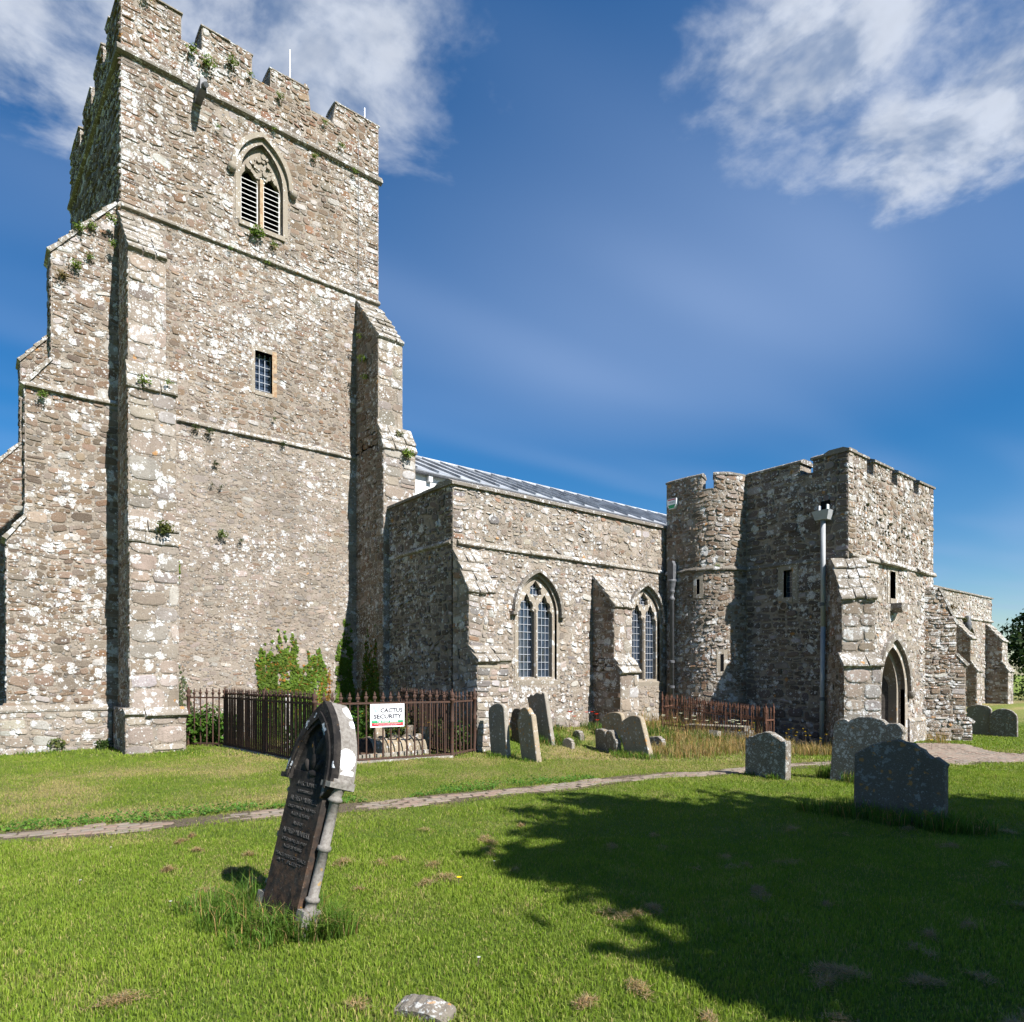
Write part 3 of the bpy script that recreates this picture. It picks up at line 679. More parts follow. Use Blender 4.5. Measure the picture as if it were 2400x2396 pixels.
# small square ringing-chamber window
mb = MB()
mb.fbox(fS, 5.10, 5.19, 8.40, 9.50, -.2, .012)
mb.fbox(fS, 5.19, 5.60, 9.42, 9.53, -.2, .016); mb.fbox(fS, 5.19, 5.60, 8.36, 8.46, -.2, .02)
sw = part(mb, 'tower_window', 'dressed', label='small square barred window half way up the tower')
jb = MB(); jb.fbox(fS, 5.60, 5.71, 8.40, 9.50, -.2, .012); sub(jb, 'jamb', 'bare_wood', sw)
for i in range(3):
    for j in range(5):
        mb = MB(); mb.fbox(fS, 5.20+i*.132, 5.325+i*.132, 8.475+j*.188, 8.655+j*.188, -.20, -.19+random.uniform(0, .004)); sub(mb, 'pane', 'glass', sw)
for i in range(4): mb = MB(); mb.tube(fS(5.20+i*.132, 8.46, -.13), fS(5.20+i*.132, 9.42, -.13), .009, n=6); sub(mb, 'bar', 'came', sw)
for j in range(5): mb = MB(); mb.tube(fS(5.19, 8.54+j*.19, -.125), fS(5.60, 8.54+j*.19, -.125), .009, n=6); sub(mb, 'bar', 'came', sw)
# water spout
mb = MB(); mb.fbox(fS, 3.84, 3.98, 14.60, 14.86, -.05, .52); sp1 = part(mb, 'roof_spout', 'lead_dark', label='lead water spout under the tower cornice')
mb = MB(); mb.tube(fS(3.91, 14.70, .5), fS(3.93, 14.63, .66), .055, n=8); sub(mb, 'spout_pipe', 'lead_dark', sp1)
for (x, y, h, z) in [(6.15, 16.6, 1.0, 16.4), (8.2, 16.6, .62, 16.4), (6.0, 21, .6, 16.4)]:
    mb = MB(); mb.tube((x, y, z), (x, y, z+h), .014, .010, 6); part(mb, 'lightning_rod', 'rod')
mb = MB(); mb.tube((7.86, TY-.035, 15.9), (7.86, TY-.05, 11.6), .006, n=5); part(mb, 'lightning_cable', 'lead_dark')

# tower buttresses
buttress((TXW, TY, 0), (0, -1, 0), [(-.3, .86, 1.42, -.13, .96), (.86, 4.36, 1.30, -.04, .85), (4.36, 7.46, 1.20, -.05, .82), (7.46, 10.25, 1.05, -.03, .66)],
         [(.97, 1.30), (4.80, 1.20), (7.95, 1.05), (11.5, .02)], 'pale', label='stepped buttress at the south-west corner of the tower')
buttress((7.81, TY, 0), (0, -1, 0), [(-.3, 7.30, 1.52, 0, .90), (7.30, 10.12, 1.23, 0, .69)], [(7.92, 1.23), (11.5, .02)], 'pale', label='stepped buttress at the south-east corner of the tower')
# west buttress of the south-west corner (seen broadside) and its pair at the north-west corner
def west_buttress(x0, y0, prof, th, pal, lab):
    """prof: list of (reach to the west, z) from the foot up; the south face is the broad one"""
    fr = Frame((x0, y0, 0), (1, 0, 0)); pts = [(-r, z) for r, z in prof]; poly = [(0, -.3)] + [(0, prof[-1][1])] + pts[::-1]
    poly = poly[::-1]
    mb = MB(); mb.prism(fr, poly, -th, 0); core = part(mb, 'buttress', 'mortar', label=lab)
    rubble(core, fr, poly, (), rows=(.08, .19), wid=(.10, .32), gap=.020, out_=(.003, .018), pal=pal, quoins=(1, 0), rot=.16, drift=.2)
    for (r0, z0), (r1, z1) in zip(prof, prof[1:]):
        if abs(r0-r1) < 1e-4:
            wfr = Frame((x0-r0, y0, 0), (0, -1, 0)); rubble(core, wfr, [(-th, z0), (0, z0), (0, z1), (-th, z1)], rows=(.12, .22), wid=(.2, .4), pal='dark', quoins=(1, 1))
        elif r0-r1 > .04:
            L = math.hypot(r0-r1, z1-z0); n_ = max(1, round(L/.32))
            for k in range(n_):
                a, b = k/n_, (k+1)/n_; p0 = Vector((x0-r0+(r0-r1)*a, 0, z0+(z1-z0)*a)); p1 = Vector((x0-r0+(r0-r1)*b, 0, z0+(z1-z0)*b)); dd_ = (p1-p0).normalized(); nn = Vector((-dd_.z, 0, dd_.x)); sm = MB(); q = []
                p0 = p0-dd_*.05
                for yy in (y0-.035-random.uniform(0, .02), y0+th+.03):
                    for (pp, h) in ((p0, -.03), (p0, .06), (p1, .02), (p1, -.04)): q.append(pp+nn*h+Vector((0, yy, 0)))
                sm.add(q, [(3,2,1,0),(4,5,6,7),(5,4,0,1),(6,5,1,2),(7,6,2,3),(4,7,3,0)]); sub(sm, 'cap_slab', 'weathered', core)
    return core
west_buttress(TXW-.02, 16.45, [(2.03, -.3), (2.03, .92), (1.92, 1.02), (1.92, 4.36), (1.63, 4.82), (1.63, 7.46), (1.20, 8.08), (1.20, 10.30), (.05, 11.75)], .72, 'tan', 'broad stepped buttress on the west side of the tower')
west_buttress(2.12, 22.2, [(2.2, -.3), (2.2, .92), (2.1, 1.02), (2.1, 6.6), (1.62, 7.35), (1.22, 7.86), (1.22, 9.9), (1.22, 10.1), (.5, 11.05), (.05, 11.6)], .72, 'brown', 'buttress at the far north-west corner of the tower')
pf = Frame((TXW, 16.45, 0), (1, 0, 0)); mb = MB(); mb.fbox(pf, -2.05, -.16, -.3, .90, -.02, .10); wpl = part(mb, 'plinth', 'mortar')
rubble(wpl, Frame((TXW, 16.35, 0), (1, 0, 0)), [(-2.05, .0), (-.16, .0), (-.16, .88), (-2.05, .88)], (), rows=(.07, .17), wid=(.12, .36), gap=.022, out_=(.003, .018), pal='pale', rot=.1, drift=.12)
string_course(pf, -2.07, -.14, .94, .13, .15, 'weathered', (.35, .7), .015)
string_course(Frame((TXW, 16.45, 0), (1, 0, 0)), -1.64, -.05, 7.44, .07, .12, 'weathered', (.5, .9))

# ================================================================== THE SOUTH AISLE
AY, AX0, AX1 = 11.94, 7.96, 43.2
fA = SF(AY); AZ = 5.74
wins = [(10.36, .62, 1.52, 3.10, 3.97), (14.28, .62, 1.45, 3.12, 3.98), (39.6, .65, 1.5, 3.1, 4.0)]
holes = [arch_pts(*w, 8) for w in wins]
mb = MB(); mb.prism(fA, [(AX0, -.4), (AX1, -.4), (AX1, AZ), (AX0, AZ)], -.6, 0, holes); aS = part(mb, 'aisle_wall', 'mortar', label='sunlit south wall of the aisle')
hh = [arch_pts(w[0], w[1]+.09, w[2]-.15, w[3], w[4]+.10, 6) for w in wins]
rubble(aS, fA, [(AX0, 4.56), (17.5, 4.56), (17.5, 5.72), (AX0, 5.72)], (), rows=(.07, .17), wid=(.08, .28), gap=.030, out_=(.004, .022), pal='flint', skip=.16, rot=.20, drift=.26, quoins=(1, 0))
rubble(aS, fA, [(AX0, .1), (17.5, .1), (17.5, 4.44), (AX0, 4.44)], hh, rows=(.07, .17), wid=(.08, .28), gap=.030, out_=(.004, .022), pal='flint', skip=.16, rot=.20, drift=.26)
rubble(aS, fA, [(33, .1), (AX1, .1), (AX1, 5.70), (33, 5.70)], hh, rows=(.12, .26), wid=(.2, .5), gap=.03, out_=(.006, .03), pal='flint', skip=.08, n=7)
fAW = WF(AX0)
mb = MB(); mb.prism(fAW, [(-14.77, -.4), (-AY-.602, -.4), (-AY-.602, AZ), (-14.77, AZ)], -.6, 0); aW = part(mb, 'aisle_wall', 'mortar', label='shaded west end wall of the aisle')
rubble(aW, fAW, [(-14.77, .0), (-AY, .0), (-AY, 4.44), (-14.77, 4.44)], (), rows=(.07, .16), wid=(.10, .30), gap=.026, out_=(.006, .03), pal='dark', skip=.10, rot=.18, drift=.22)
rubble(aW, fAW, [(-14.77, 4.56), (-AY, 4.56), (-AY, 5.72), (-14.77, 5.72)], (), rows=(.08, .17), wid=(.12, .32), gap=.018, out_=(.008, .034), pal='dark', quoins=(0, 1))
coping(fA, AX0, 17.5, AZ-.01, .6, .07, .11, 'coping', (.8, 1.5), .006); coping(fA, 17.7, AX1, AZ-.01, .6, .07, .11, 'coping', (1.5, 2.5), .006)
coping(fAW, -14.75, -AY-.62, AZ-.008, .6, .07, .11, 'coping', (.8, 1.5), .006)
string_course(fA, AX0+.1, 15.05, 4.50, .07, .12, 'weathered', (.35, .8), .035); string_course(fA, 33, AX1+.08, 4.50, .08, .13, 'weathered', (.8, 1.6), .02)
string_course(fAW, -14.75, -AY-.05, 4.50, .06, .11, 'weathered', (.4, .9), .03)
mb = MB(); mb.box(AX0+.55, AX1-.1, AY+.55, 15.0, 5.35, 5.45); part(mb, 'aisle_roof', 'lead_roof')
mb = MB(); mb.box(AX1-.6, AX1-.01, AY+.61, 15.2, -.4, AZ); part(mb, 'aisle_wall', 'mortar')
buttress((AX0, AY, 0), (0, -1, 0), [(-.3, 1.94, .90, .0, .82), (1.94, 3.42, .60, .0, .65)], [(2.24, .60), (4.32, .02)], 'flint', front='rubble', label='stepped corner buttress of the aisle')
buttress((12.23, AY, 0), (0, -1, 0), [(-.3, 1.72, .94, 0, .67), (1.72, 3.36, .73, 0, .66)], [(2.05, .73), (4.15, .02)], 'pale', label='stepped buttress between the two aisle windows')
buttress((37.4, AY, 0), (0, -1, 0), [(-.3, 1.8, 1.0, 0, .75), (1.8, 3.4, .74, 0, .75)], [(2.3, .74), (4.3, .02)], 'pale', label='nearer buttress at the far east end of the aisle')
buttress((42.2, AY, 0), (0, -1, 0), [(-.3, 1.8, 1.0, 0, .9), (1.8, 3.4, .74, 0, .9)], [(2.3, .74), (4.3, .02)], 'pale', label='end buttress at the far east end of the aisle')

def aisle_window(cx, half, z0, spring, apex, lab, lattice=True):
    o_ = arch_pts(cx, half, z0, spring, apex, 8); ou = arch_pts(cx, half+.07, z0-.0, spring, apex+.08, 8)
    mb = MB(); strip(mb, fA, o_[1:], ou[1:], -.10, .010); strip(mb, fA, [o_[-1], o_[0]], [ou[-1], ou[0]], -.10, .010)
    w = part(mb, 'aisle_window', 'dressed', label=lab)
    lh = half-.075
    def light(c):                                       # cusped lancet light
        hw = lh/2-.022; sp = spring+.05; P_ = [(c-hw, z0+.06), (c+hw, z0+.06), (c+hw, sp-.04), (c+hw*.70, sp+.03), (c+hw*.80, sp+.12), (c+hw*.66, sp+.20), (c+hw*.34, sp+.235), (c+hw*.26, sp+.31), (c, sp+.40)]
        return P_ + [(2*c-x, y) for x, y in P_[2:-1][::-1]]
    L1, L2 = light(cx-lh/2-.005), light(cx+lh/2+.005)
    t0 = spring+.30; top = [(cx, t0), (cx+.08, t0+.13), (cx+.19, t0+.15), (cx+.16, t0+.24), (cx+.19, t0+.30), (cx+.10, t0+.36), (cx, t0+.48)]
    top += [(2*cx-x, y) for x, y in top[1:-1][::-1]]
    mb = MB(); mb.prism(fA, arch_pts(cx, half-.002, z0+.002, spring, apex-.003, 8), -.17, -.06, [L1, L2, top]); sub(mb, 'tracery', 'dressed', w)
    mb = MB(); mb.fbox(fA, cx-.045, cx+.045, z0+.05, spring+.10, -.06, -.015, bev=.022); sub(mb, 'mullion', 'dressed', w)
    hi2 = arch_pts(cx, half+.075, spring-.05, spring, apex+.085, 10)[2:]; ho2 = arch_pts(cx, half+.15, spring-.05, spring, apex+.165, 10)[2:]
    mb = MB(); strip(mb, fA, hi2, ho2, -.02, .11); sub(mb, 'hood_mould', 'coping', w)
    for sx in (-1, 1): mb = MB(); mb.fbox(fA, cx+sx*(half+.13)-.09, cx+sx*(half+.13)+.09, spring-.10, spring+.01, -.01, .13, bev=.02); sub(mb, 'label_stop', 'coping', w)
    mb = MB(); vsx = [fA(cx-half-.12, z0-.13, 0), fA(cx+half+.12, z0-.13, 0), fA(cx+half+.12, z0-.02, .02), fA(cx-half-.12, z0-.02, .02), fA(cx-half, z0+.05, -.15), fA(cx+half, z0+.05, -.15), fA(cx+half, z0-.13, -.15), fA(cx-half, z0-.13, -.15)]
    mb.add(vsx, [(0,1,2,3),(3,2,5,4),(1,6,5,2),(0,3,4,7),(4,5,6,7),(0,7,6,1)]); sub(mb, 'sill', 'dressed', w)
    pw, phh = (2*lh+.04)/9.0, .178
    if lattice:
        lead = MB()
        for c in (cx-lh/2-.005, cx+lh/2+.005):
            nc = 4; pw = (lh-.07)/nc; zt = spring+.42; nr = int((zt-z0)/phh)+1
            for j in range(nr):
                for i in range(nc):
                    u0 = c-(lh-.07)/2+i*pw; v0 = z0+.06+j*phh
                    mb = MB(); tl = [random.uniform(-.004, .004) for _ in range(4)]
                    q = [(u0, v0), (u0+pw, v0), (u0+pw, v0+phh), (u0, v0+phh)]
                    mb.add([fA(u, v, -.185+t) for (u, v), t in zip(q, tl)]+[fA(u, v, -.195) for u, v in q], [(0,1,2,3),(7,6,5,4),(0,4,5,1),(1,5,6,2),(2,6,7,3),(3,7,4,0)]); sub(mb, 'pane', 'glass', w)
            for i in range(nc+1): u0 = c-(lh-.07)/2+i*pw; lead.fbox(fA, u0-.0055, u0+.0055, z0+.06, zt, -.181, -.165)
            for j in range(nr+1): v0 = z0+.06+j*phh; lead.fbox(fA, c-(lh-.07)/2, c+(lh-.07)/2, v0-.006, v0+.006, -.180, -.163)
        for i in range(4):
            for j in range(3):
                mb = MB(); q0 = (cx-.2+i*.1, t0+j*.15); mb.fbox(fA, q0[0], q0[0]+.1, q0[1], q0[1]+.15, -.195, -.182+random.uniform(-.004, .004)); sub(mb, 'pane', 'glass', w)
        for i in range(5): lead.fbox(fA, cx-.2+i*.1-.006, cx-.2+i*.1+.006, t0, t0+.45, -.178, -.165)
        for j in range(4): lead.fbox(fA, cx-.2, cx+.2, t0+j*.15-.006, t0+j*.15+.006, -.177, -.163)
        tag(sub(lead, 'leading', 'came', w), kind='stuff')
    else:
        mb = MB(); mb.fbox(fA, cx-half, cx+half, z0, apex, -.195, -.18); sub(mb, 'pane', 'glass', w)
    mb = MB(); mb.fbox(fA, cx-half, cx+half, z0, apex, -.42, -.40); sub(mb, 'dark_backing', 'dark', w)
aisle_window(*wins[0], 'two-light traceried window nearer the tower, its panes reflecting blue sky')
aisle_window(*wins[1], 'two-light traceried window beside the stair turret, half behind a buttress')
aisle_window(*wins[2], 'narrow window between the far buttresses', False)

# clerestory, nave roof
mb = MB(); mb.box(8.5, 43, 15.2, 15.5, 5.4, 6.93); part(mb, 'clerestory_wall', 'render_white', label='white rendered wall under the lead roof')
mb = MB(); mb.tube((8.5, 15.08, 6.95), (43, 15.08, 6.95), .055, n=8); part(mb, 'gutter', 'lead_dark')
mb = MB(); mb.fbox(SF(15.2), 9.30, 9.42, 6.75, 6.95, 0, .12); part(mb, 'gutter_bracket', 'white_paint')
rfS = Frame((0, 15.02, 6.98), (1, 0, 0), Vector((0, 3.18, 1.47)))
rl = math.hypot(3.18, 1.47)
mb = MB(); mb.fbox(rfS, 8.47, 43.3, 0, rl, -.08, 0); nroof = part(mb, 'nave_roof', 'lead_roof', label='pale grey standing-seam lead roof of the nave')
for k in range(51):
    x = 8.9+k*.68; mb = MB(); mb.fbox(rfS, x-.022, x+.022, .0, rl, -.002, .065, bev=.008); sub(mb, 'roof_seam', 'lead_roof', nroof)
mb = MB(); mb.tube((8.47, 18.2, 8.46), (43.3, 18.2, 8.46), .07, n=8); sub(mb, 'ridge_roll', 'lead_roof', nroof)
mb = MB(); mb.add([(8.47, 18.2, 8.44), (43.3, 18.2, 8.44), (43.3, 21.4, 6.98), (8.47, 21.4, 6.98), (8.47, 18.2, 8.36), (43.3, 18.2, 8.36), (43.3, 21.4, 6.9), (8.47, 21.4, 6.9)], [(0,1,2,3),(7,6,5,4),(0,4,5,1),(1,5,6,2),(2,6,7,3),(3,7,4,0)]); sub(mb, 'north_slope', 'lead_roof', nroof)
mb = MB(); mb.box(8.5, 43, 20.9, 21.2, -.4, 6.93); part(mb, 'nave_wall', 'mortar')
mb = MB(); mb.prism(Frame((42.99, 0, 0), (0, 1, 0)), [(15.51, -.4), (20.89, -.4), (20.89, 7.0), (18.2, 8.3), (15.51, 7.0)], -.4, 0); part(mb, 'nave_wall', 'mortar')
# lead rainwater pipe in the corner by the stair turret
px_, py_ = 14.97, 11.58
mb = MB(); mb.lathe([(.062, -.4), (.062, 3.52), (.085, 3.54), (.085, 3.60), (.062, 3.62), (.068, 3.72), (.095, 3.76), (.095, 3.80), (.08, 3.84), (.108, 3.90), (.108, 3.96), (.12, 4.02), (.138, 4.05), (.138, 4.10), (.08, 4.11)], Matrix.Translation((px_, py_, .15)), 12)
dp = part(mb, 'downpipe', 'lead_dark', True, label='old lead rainwater pipe with ringed head in the corner of the turret')
mb = MB(); mb.prism(WF(px_-.07), [(-py_-.10, 4.25), (-py_+.10, 4.25), (-py_+.10, 4.66), (-py_+.06, 4.77), (-py_-.06, 4.79), (-py_-.10, 4.70)], -.2, 0); sub(mb, 'pipe_head', 'lead_dark', dp)
for z in (1.25, 1.95): mb = MB(); mb.lathe([(.064, 0), (.08, .01), (.08, .07), (.064, .08)], Matrix.Translation((px_, py_, z)), 12); sub(mb, 'pipe_collar', 'lead_dark', dp)

# ================================================================== PORCH AND STAIR TURRET
PY, PX0, PX1 = 7.34, 16.17, 21.44
fP = SF(PY); PZ, PC = 6.97, 6.62
DC, DS = 18.66, 1.24                                    # door centre and springing
door = arch_pts(DC, .77, -.3, DS, 2.36, 9)
pwin = [(18.49, 3.62), (18.83, 3.62), (18.83, 4.33), (18.49, 4.33)]
P_out = [(PX0, -.6), (PX1, -.6), (PX1, PZ), (20.39, PZ), (20.39, PC), (20.01, PC), (20.01, PZ), (18.97, PZ), (18.97, PC), (18.59, PC), (18.59, PZ), (17.54, PZ), (17.54, PC), (17.16, PC), (17.16, PZ), (PX0, PZ)]
mb = MB(); mb.prism(fP, P_out, -.55, 0, [door, pwin]); pS = part(mb, 'porch_wall', 'mortar', label='sunlit south front of the porch')
dh = arch_pts(DC, .99, -.35, DS, 2.62, 7); wh = [(18.33, 3.50), (18.99, 3.50), (18.99, 4.46), (18.33, 4.46)]
rubble(pS, fP, [(PX0, -.25), (PX1, -.25), (PX1, 4.44), (PX0, 4.44)], [dh, wh], rows=(.07, .17), wid=(.08, .28), gap=.030, out_=(.004, .022), pal='flint', skip=.16, rot=.20, drift=.26)
rubble(pS, fP, [(x, max(y, 4.56)) for x, y in P_out], (), rows=(.08, .18), wid=(.10, .32), gap=.024, out_=(.005, .024), pal='tan', skip=.10, quoins=(1, 1), rot=.16, drift=.2)
fPW = WF(PX0); TJ = -10.05
PW_out = [(TJ, -.6), (-PY-.552, -.6), (-PY-.552, PZ), (-8.20, PZ), (-8.20, PC), (-8.53, PC), (-8.53, PZ), (TJ, PZ)]
swin = [(-8.97, 3.61), (-8.74, 3.61), (-8.74, 4.31), (-8.97, 4.31)]
mb = MB(); mb.prism(fPW, PW_out, -.55, 0, [swin]); pW = part(mb, 'porch_wall', 'mortar', label='shaded west wall of the porch')
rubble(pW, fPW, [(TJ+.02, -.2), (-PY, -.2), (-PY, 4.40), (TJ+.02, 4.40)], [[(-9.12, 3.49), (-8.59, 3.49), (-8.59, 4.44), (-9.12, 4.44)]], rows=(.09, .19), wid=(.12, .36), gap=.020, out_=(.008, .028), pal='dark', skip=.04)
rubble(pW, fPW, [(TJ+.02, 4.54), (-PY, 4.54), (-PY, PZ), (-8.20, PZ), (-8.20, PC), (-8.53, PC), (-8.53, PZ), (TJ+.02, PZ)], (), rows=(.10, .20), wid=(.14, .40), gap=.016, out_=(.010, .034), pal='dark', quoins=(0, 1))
arc = [(16.19-1.083*math.cos(rad(a)), 11.13-1.083*math.sin(rad(a))) for a in range(0, 91, 10)]
tplan = [(15.10, 11.86), (15.105, 11.5)] + arc
cv = Curve(tplan); TU = cv.s[-1]; a0_, a1_ = 1.113, 1.453
T_low = [(0, -.1), (TU-.02, -.1), (TU-.02, 4.40), (0, 4.40)]; T_up = [(0, 4.54), (TU-.02, 4.54), (TU-.02, PZ), (a1_, PZ), (a1_, PC-.02), (a0_, PC-.02), (a0_, PZ), (0, PZ)]
slit1 = (1.02, 3.80, 4.20); slit2 = (1.64, 1.72, 2.18)
mb = MB()
def shell(u0, u1, zt, th=.42):
    k = max(2, int((u1-u0)/.08)); us = [u0+(u1-u0)*i/k for i in range(k+1)]
    vsx = []
    for u in us: vsx += [cv(u, -.6, 0), cv(u, zt, 0), cv(u, zt, -th), cv(u, -.6, -th)]
    fs = []
    for i in range(k):
        o = 4*i; fs += [(o, o+4, o+5, o+1), (o+1, o+5, o+6, o+2), (o+2, o+6, o+7, o+3)]
    fs += [(0, 1, 2, 3), (4*k+3, 4*k+2, 4*k+1, 4*k)]
    mb.add(vsx, fs)
shell(0, a0_, PZ); shell(a0_, a1_, PC-.02); shell(a1_, TU, PZ)
tur = part(mb, 'stair_turret_wall', 'mortar', label='rounded stair turret between aisle and porch')
sl = lambda s: [(s[0]-.13, s[1]-.11), (s[0]+.13, s[1]-.11), (s[0]+.13, s[2]+.11), (s[0]-.13, s[2]+.11)]
rubble(tur, cv, T_low, [sl(slit1), sl(slit2)], rows=(.07, .15), wid=(.09, .27), gap=.022, out_=(.006, .028), pal='tan', skip=.07, rot=.16, drift=.2)
rubble(tur, cv, T_up, (), rows=(.08, .17), wid=(.10, .30), gap=.020, out_=(.008, .028), pal='tan', skip=.06, rot=.15, drift=.2)
flat = Frame((0, 0, 0), (1, 0, 0), (0, 1, 0))
mb = MB(); mb.prism(flat, [(15.13, 11.82), (15.5, 11.2), (16.5, 10.3), (21.0, 7.7), (21.2, 11.9), (15.2, 11.93)], 6.0, 6.1); part(mb, 'porch_roof', 'lead_roof')
mb = MB(); mb.box(PX1-.55, PX1-.01, PY+.56, 11.93, -.6, PZ); part(mb, 'porch_wall', 'mortar')
coping(cv, .02, a0_, PZ-.01, .42, .035, .09, 'coping', (.18, .24), .003); coping(cv, a1_, TU-.05, PZ-.01, .42, .035, .09, 'coping', (.16, .2), .003); coping(cv, a0_+.04, a1_-.04, PC-.03, .42, .02, .04, 'coping', (.16, .22), .002)
for a, b in [(TJ+.08, -8.53), (-8.20, -PY-.05)]: coping(fPW, a, b, PZ-.01, .55, .05, .095, 'coping', (.5, .9), .004)
coping(fPW, -8.49, -8.24, PC-.012, .55, .0, .04, 'coping')
for a, b in [(PX0, 17.16), (17.54, 18.59), (18.97, 20.01), (20.39, PX1)]: coping(fP, a, b, PZ-.008, .55, .05, .095, 'coping', (.5, .9), .004)
for a, b in [(17.22, 17.48), (18.65, 18.91), (20.07, 20.33)]: coping(fP, a, b, PC-.012, .55, .0, .04, 'coping')
string_course(fP, PX0+.03, PX1+.14, 4.50, .09, .13, 'weathered', (.3, .8), .05); string_course(fPW, TJ+.03, -PY, 4.47, .05, .11, 'coping', (.4, .9), .02)
string_course(cv, .0, TU-.05, 4.47, .07, .12, 'coping', (.16, .24), .006)
for (u, z0, z1) in (slit1, slit2):                      # slits and their dressed surrounds
    mb = MB(); mb.fbox(cv, u-.14, u-.045, z0-.11, z1+.11, -.03, .022); s0 = part(mb, 'slit_window', 'dressed')
    mb = MB(); mb.fbox(cv, u+.045, u+.14, z0-.11, z1+.11, -.03, .022); sub(mb, 'jamb', 'dressed', s0)
    mb = MB(); mb.fbox(cv, u-.045, u+.045, z1, z1+.11, -.03, .022); sub(mb, 'lintel', 'dressed', s0)
    mb = MB(); mb.fbox(cv, u-.045, u+.045, z0-.11, z0, -.03, .022); sub(mb, 'sill', 'dressed', s0)
    mb = MB(); mb.fbox(cv, u-.044, u+.044, z0, z1, -.02, .004); sub(mb, 'slit_shade_plate', 'dark', s0)  # black plate on the solid wall stands in for the shade in the slit
def small_light(fr, u0, u1, z0, z1, lab):
    mb = MB(); mb.fbox(fr, u0-.15, u0, z0-.13, z1+.13, -.12, .012); w = part(mb, 'porch_window', 'dressed', label=lab)
    mb = MB(); mb.fbox(fr, u1, u1+.15, z0-.13, z1+.13, -.12, .012); sub(mb, 'jamb', 'dressed', w)
    mb = MB(); mb.fbox(fr, u0, u1, z1, z1+.13, -.12, .014); sub(mb, 'lintel', 'dressed', w)
    mb = MB(); mb.fbox(fr, u0-.02, u1+.02, z0-.13, z0, -.12, .03); sub(mb, 'sill', 'dressed', w)
    for i in range(2):
        for j in range(5):
            mb = MB(); du = (u1-u0)/2; dz = (z1-z0)/5; mb.fbox(fr, u0+i*du+.004, u0+(i+1)*du-.004, z0+j*dz+.004, z0+(j+1)*dz-.004, -.16, -.15+random.uniform(-.003, .003)); sub(mb, 'pane', 'glass', w)
    mb = MB(); mb.fbox(fr, u0, u1, z0, z1, -.17, -.158); sub(mb, 'leading', 'came', w)
small_light(fP, 18.49, 18.83, 3.62, 4.33, 'slim leaded window above the porch door'); small_light(fPW, -8.97, -8.74, 3.61, 4.31, 'slim window in the shaded porch wall')
PM = Matrix.Translation(fPW(-8.95, 3.40, .03)) @ Matrix.Rotation(rad(-90), 4, 'Y')
mb = MB(); mb.lathe([(.115, 0), (.115, .02), (.088, .03), (.088, .012), (.02, .012)], PM, 18); dial = part(mb, 'round_plaque', 'dressed', True, label='small round plaque under the shaded porch window')
mb = MB(); mb.lathe([(.085, 0), (.085, .016), (.02, .018)], PM, 16); sub(mb, 'plaque_face', 'bark', dial)
mb = MB(); mb.prism(fP, [(18.62, 3.24), (18.83, 3.33), (18.99, 3.49), (18.55, 3.49), (18.53, 3.36)], 0, .27); part(mb, 'stone_bracket', 'coping')
# doorway
mb = MB(); dI = arch_pts(DC, .77, -.3, DS, 2.36, 9); dO = arch_pts(DC, .93, -.3, DS, 2.55, 9)
strip(mb, fP, dI[1:], dO[1:], -.10, .014); mb.fbox(fP, DC-.93, DC-.77, -.3, DS, -.10, .014)
dw = part(mb, 'doorway', 'dressed', label='pointed stone doorway of the porch with a plank door standing ajar')
dM = arch_pts(DC, .65, -.3, DS, 2.20, 9)
mb = MB(); strip(mb, fP, dM[1:], dI[1:], -.45, -.15); sub(mb, 'inner_arch', 'dressed', dw)
mb = MB(); mb.fbox(fP, DC-.77, DC-.65, -.3, DS, -.45, -.15); sub(mb, 'inner_jamb', 'dressed', dw)
dh2 = arch_pts(DC, .94, -.3, DS-.06, 2.56, 10)[2:]; dh3 = arch_pts(DC, 1.07, -.3, DS-.06, 2.70, 10)[2:]
mb = MB(); strip(mb, fP, dh2, dh3, -.02, .11); sub(mb, 'hood_mould', 'coping', dw)
mb = MB(); mb.lathe([(.05, -.12), (.10, -.03), (.12, .06), (.06, .14)], Matrix.Translation(fP(DC+1.03, DS-.14, .06)), 9); sub(mb, 'label_stop', 'coping', dw, True)
def leaf_door(x0, x1, ang, hinge, n):
    """planks of one door leaf; cut to the arch at the top"""
    for k in range(n):
        a = x0+(x1-x0)*k/n; b = x0+(x1-x0)*(k+1)/n-.008
        def top(x):
            d_ = abs(x-DC); return DS+.96*math.sqrt(max(0, 1-(d_/.67)**1.35))
        mb = MB(); pts = [(a, -.18), (b, -.18), (b, top(b)), (a, top(a))]
        q = []
        for h in (0, .045):
            for u, v in pts:
                p = Vector((u-hinge, 0, 0)); p.rotate(Matrix.Rotation(ang, 3, 'Z')); q.append(Vector((hinge, PY+.40, 0))+p+Vector((0, -h, v)))
        mb.add(q, [(3,2,1,0),(4,5,6,7),(1,5,4,0),(2,6,5,1),(3,7,6,2),(0,4,7,3)]); sub(mb, 'door_plank', 'wood', dw)
leaf_door(DC-.65, DC-.22, 0, DC-.65, 3); leaf_door(DC-.22, DC+.65, rad(-62), DC+.65, 5)
mb = MB()
for k in range(16):
    a = 2*math.pi*k/16; b = 2*math.pi*(k+1)/16; mb.tube((DC-.19+.06*math.cos(a), PY+.33, .80+.06*math.sin(a)), (DC-.19+.06*math.cos(b), PY+.33, .80+.06*math.sin(b)), .009, n=5)
sub(mb, 'ring_handle', 'came', dw)
mb = MB(); mb.box(17.8, 19.6, PY+1.8, PY+1.85, -.4, 2.8); sub(mb, 'painted_shade', 'dark', dw)  # black sheet stands in for the shade inside the porch
mb = MB(); mb.box(17.75, 19.6, PY-.05, PY+1.8, -.5, -.17); sub(mb, 'threshold', 'dressed', dw)
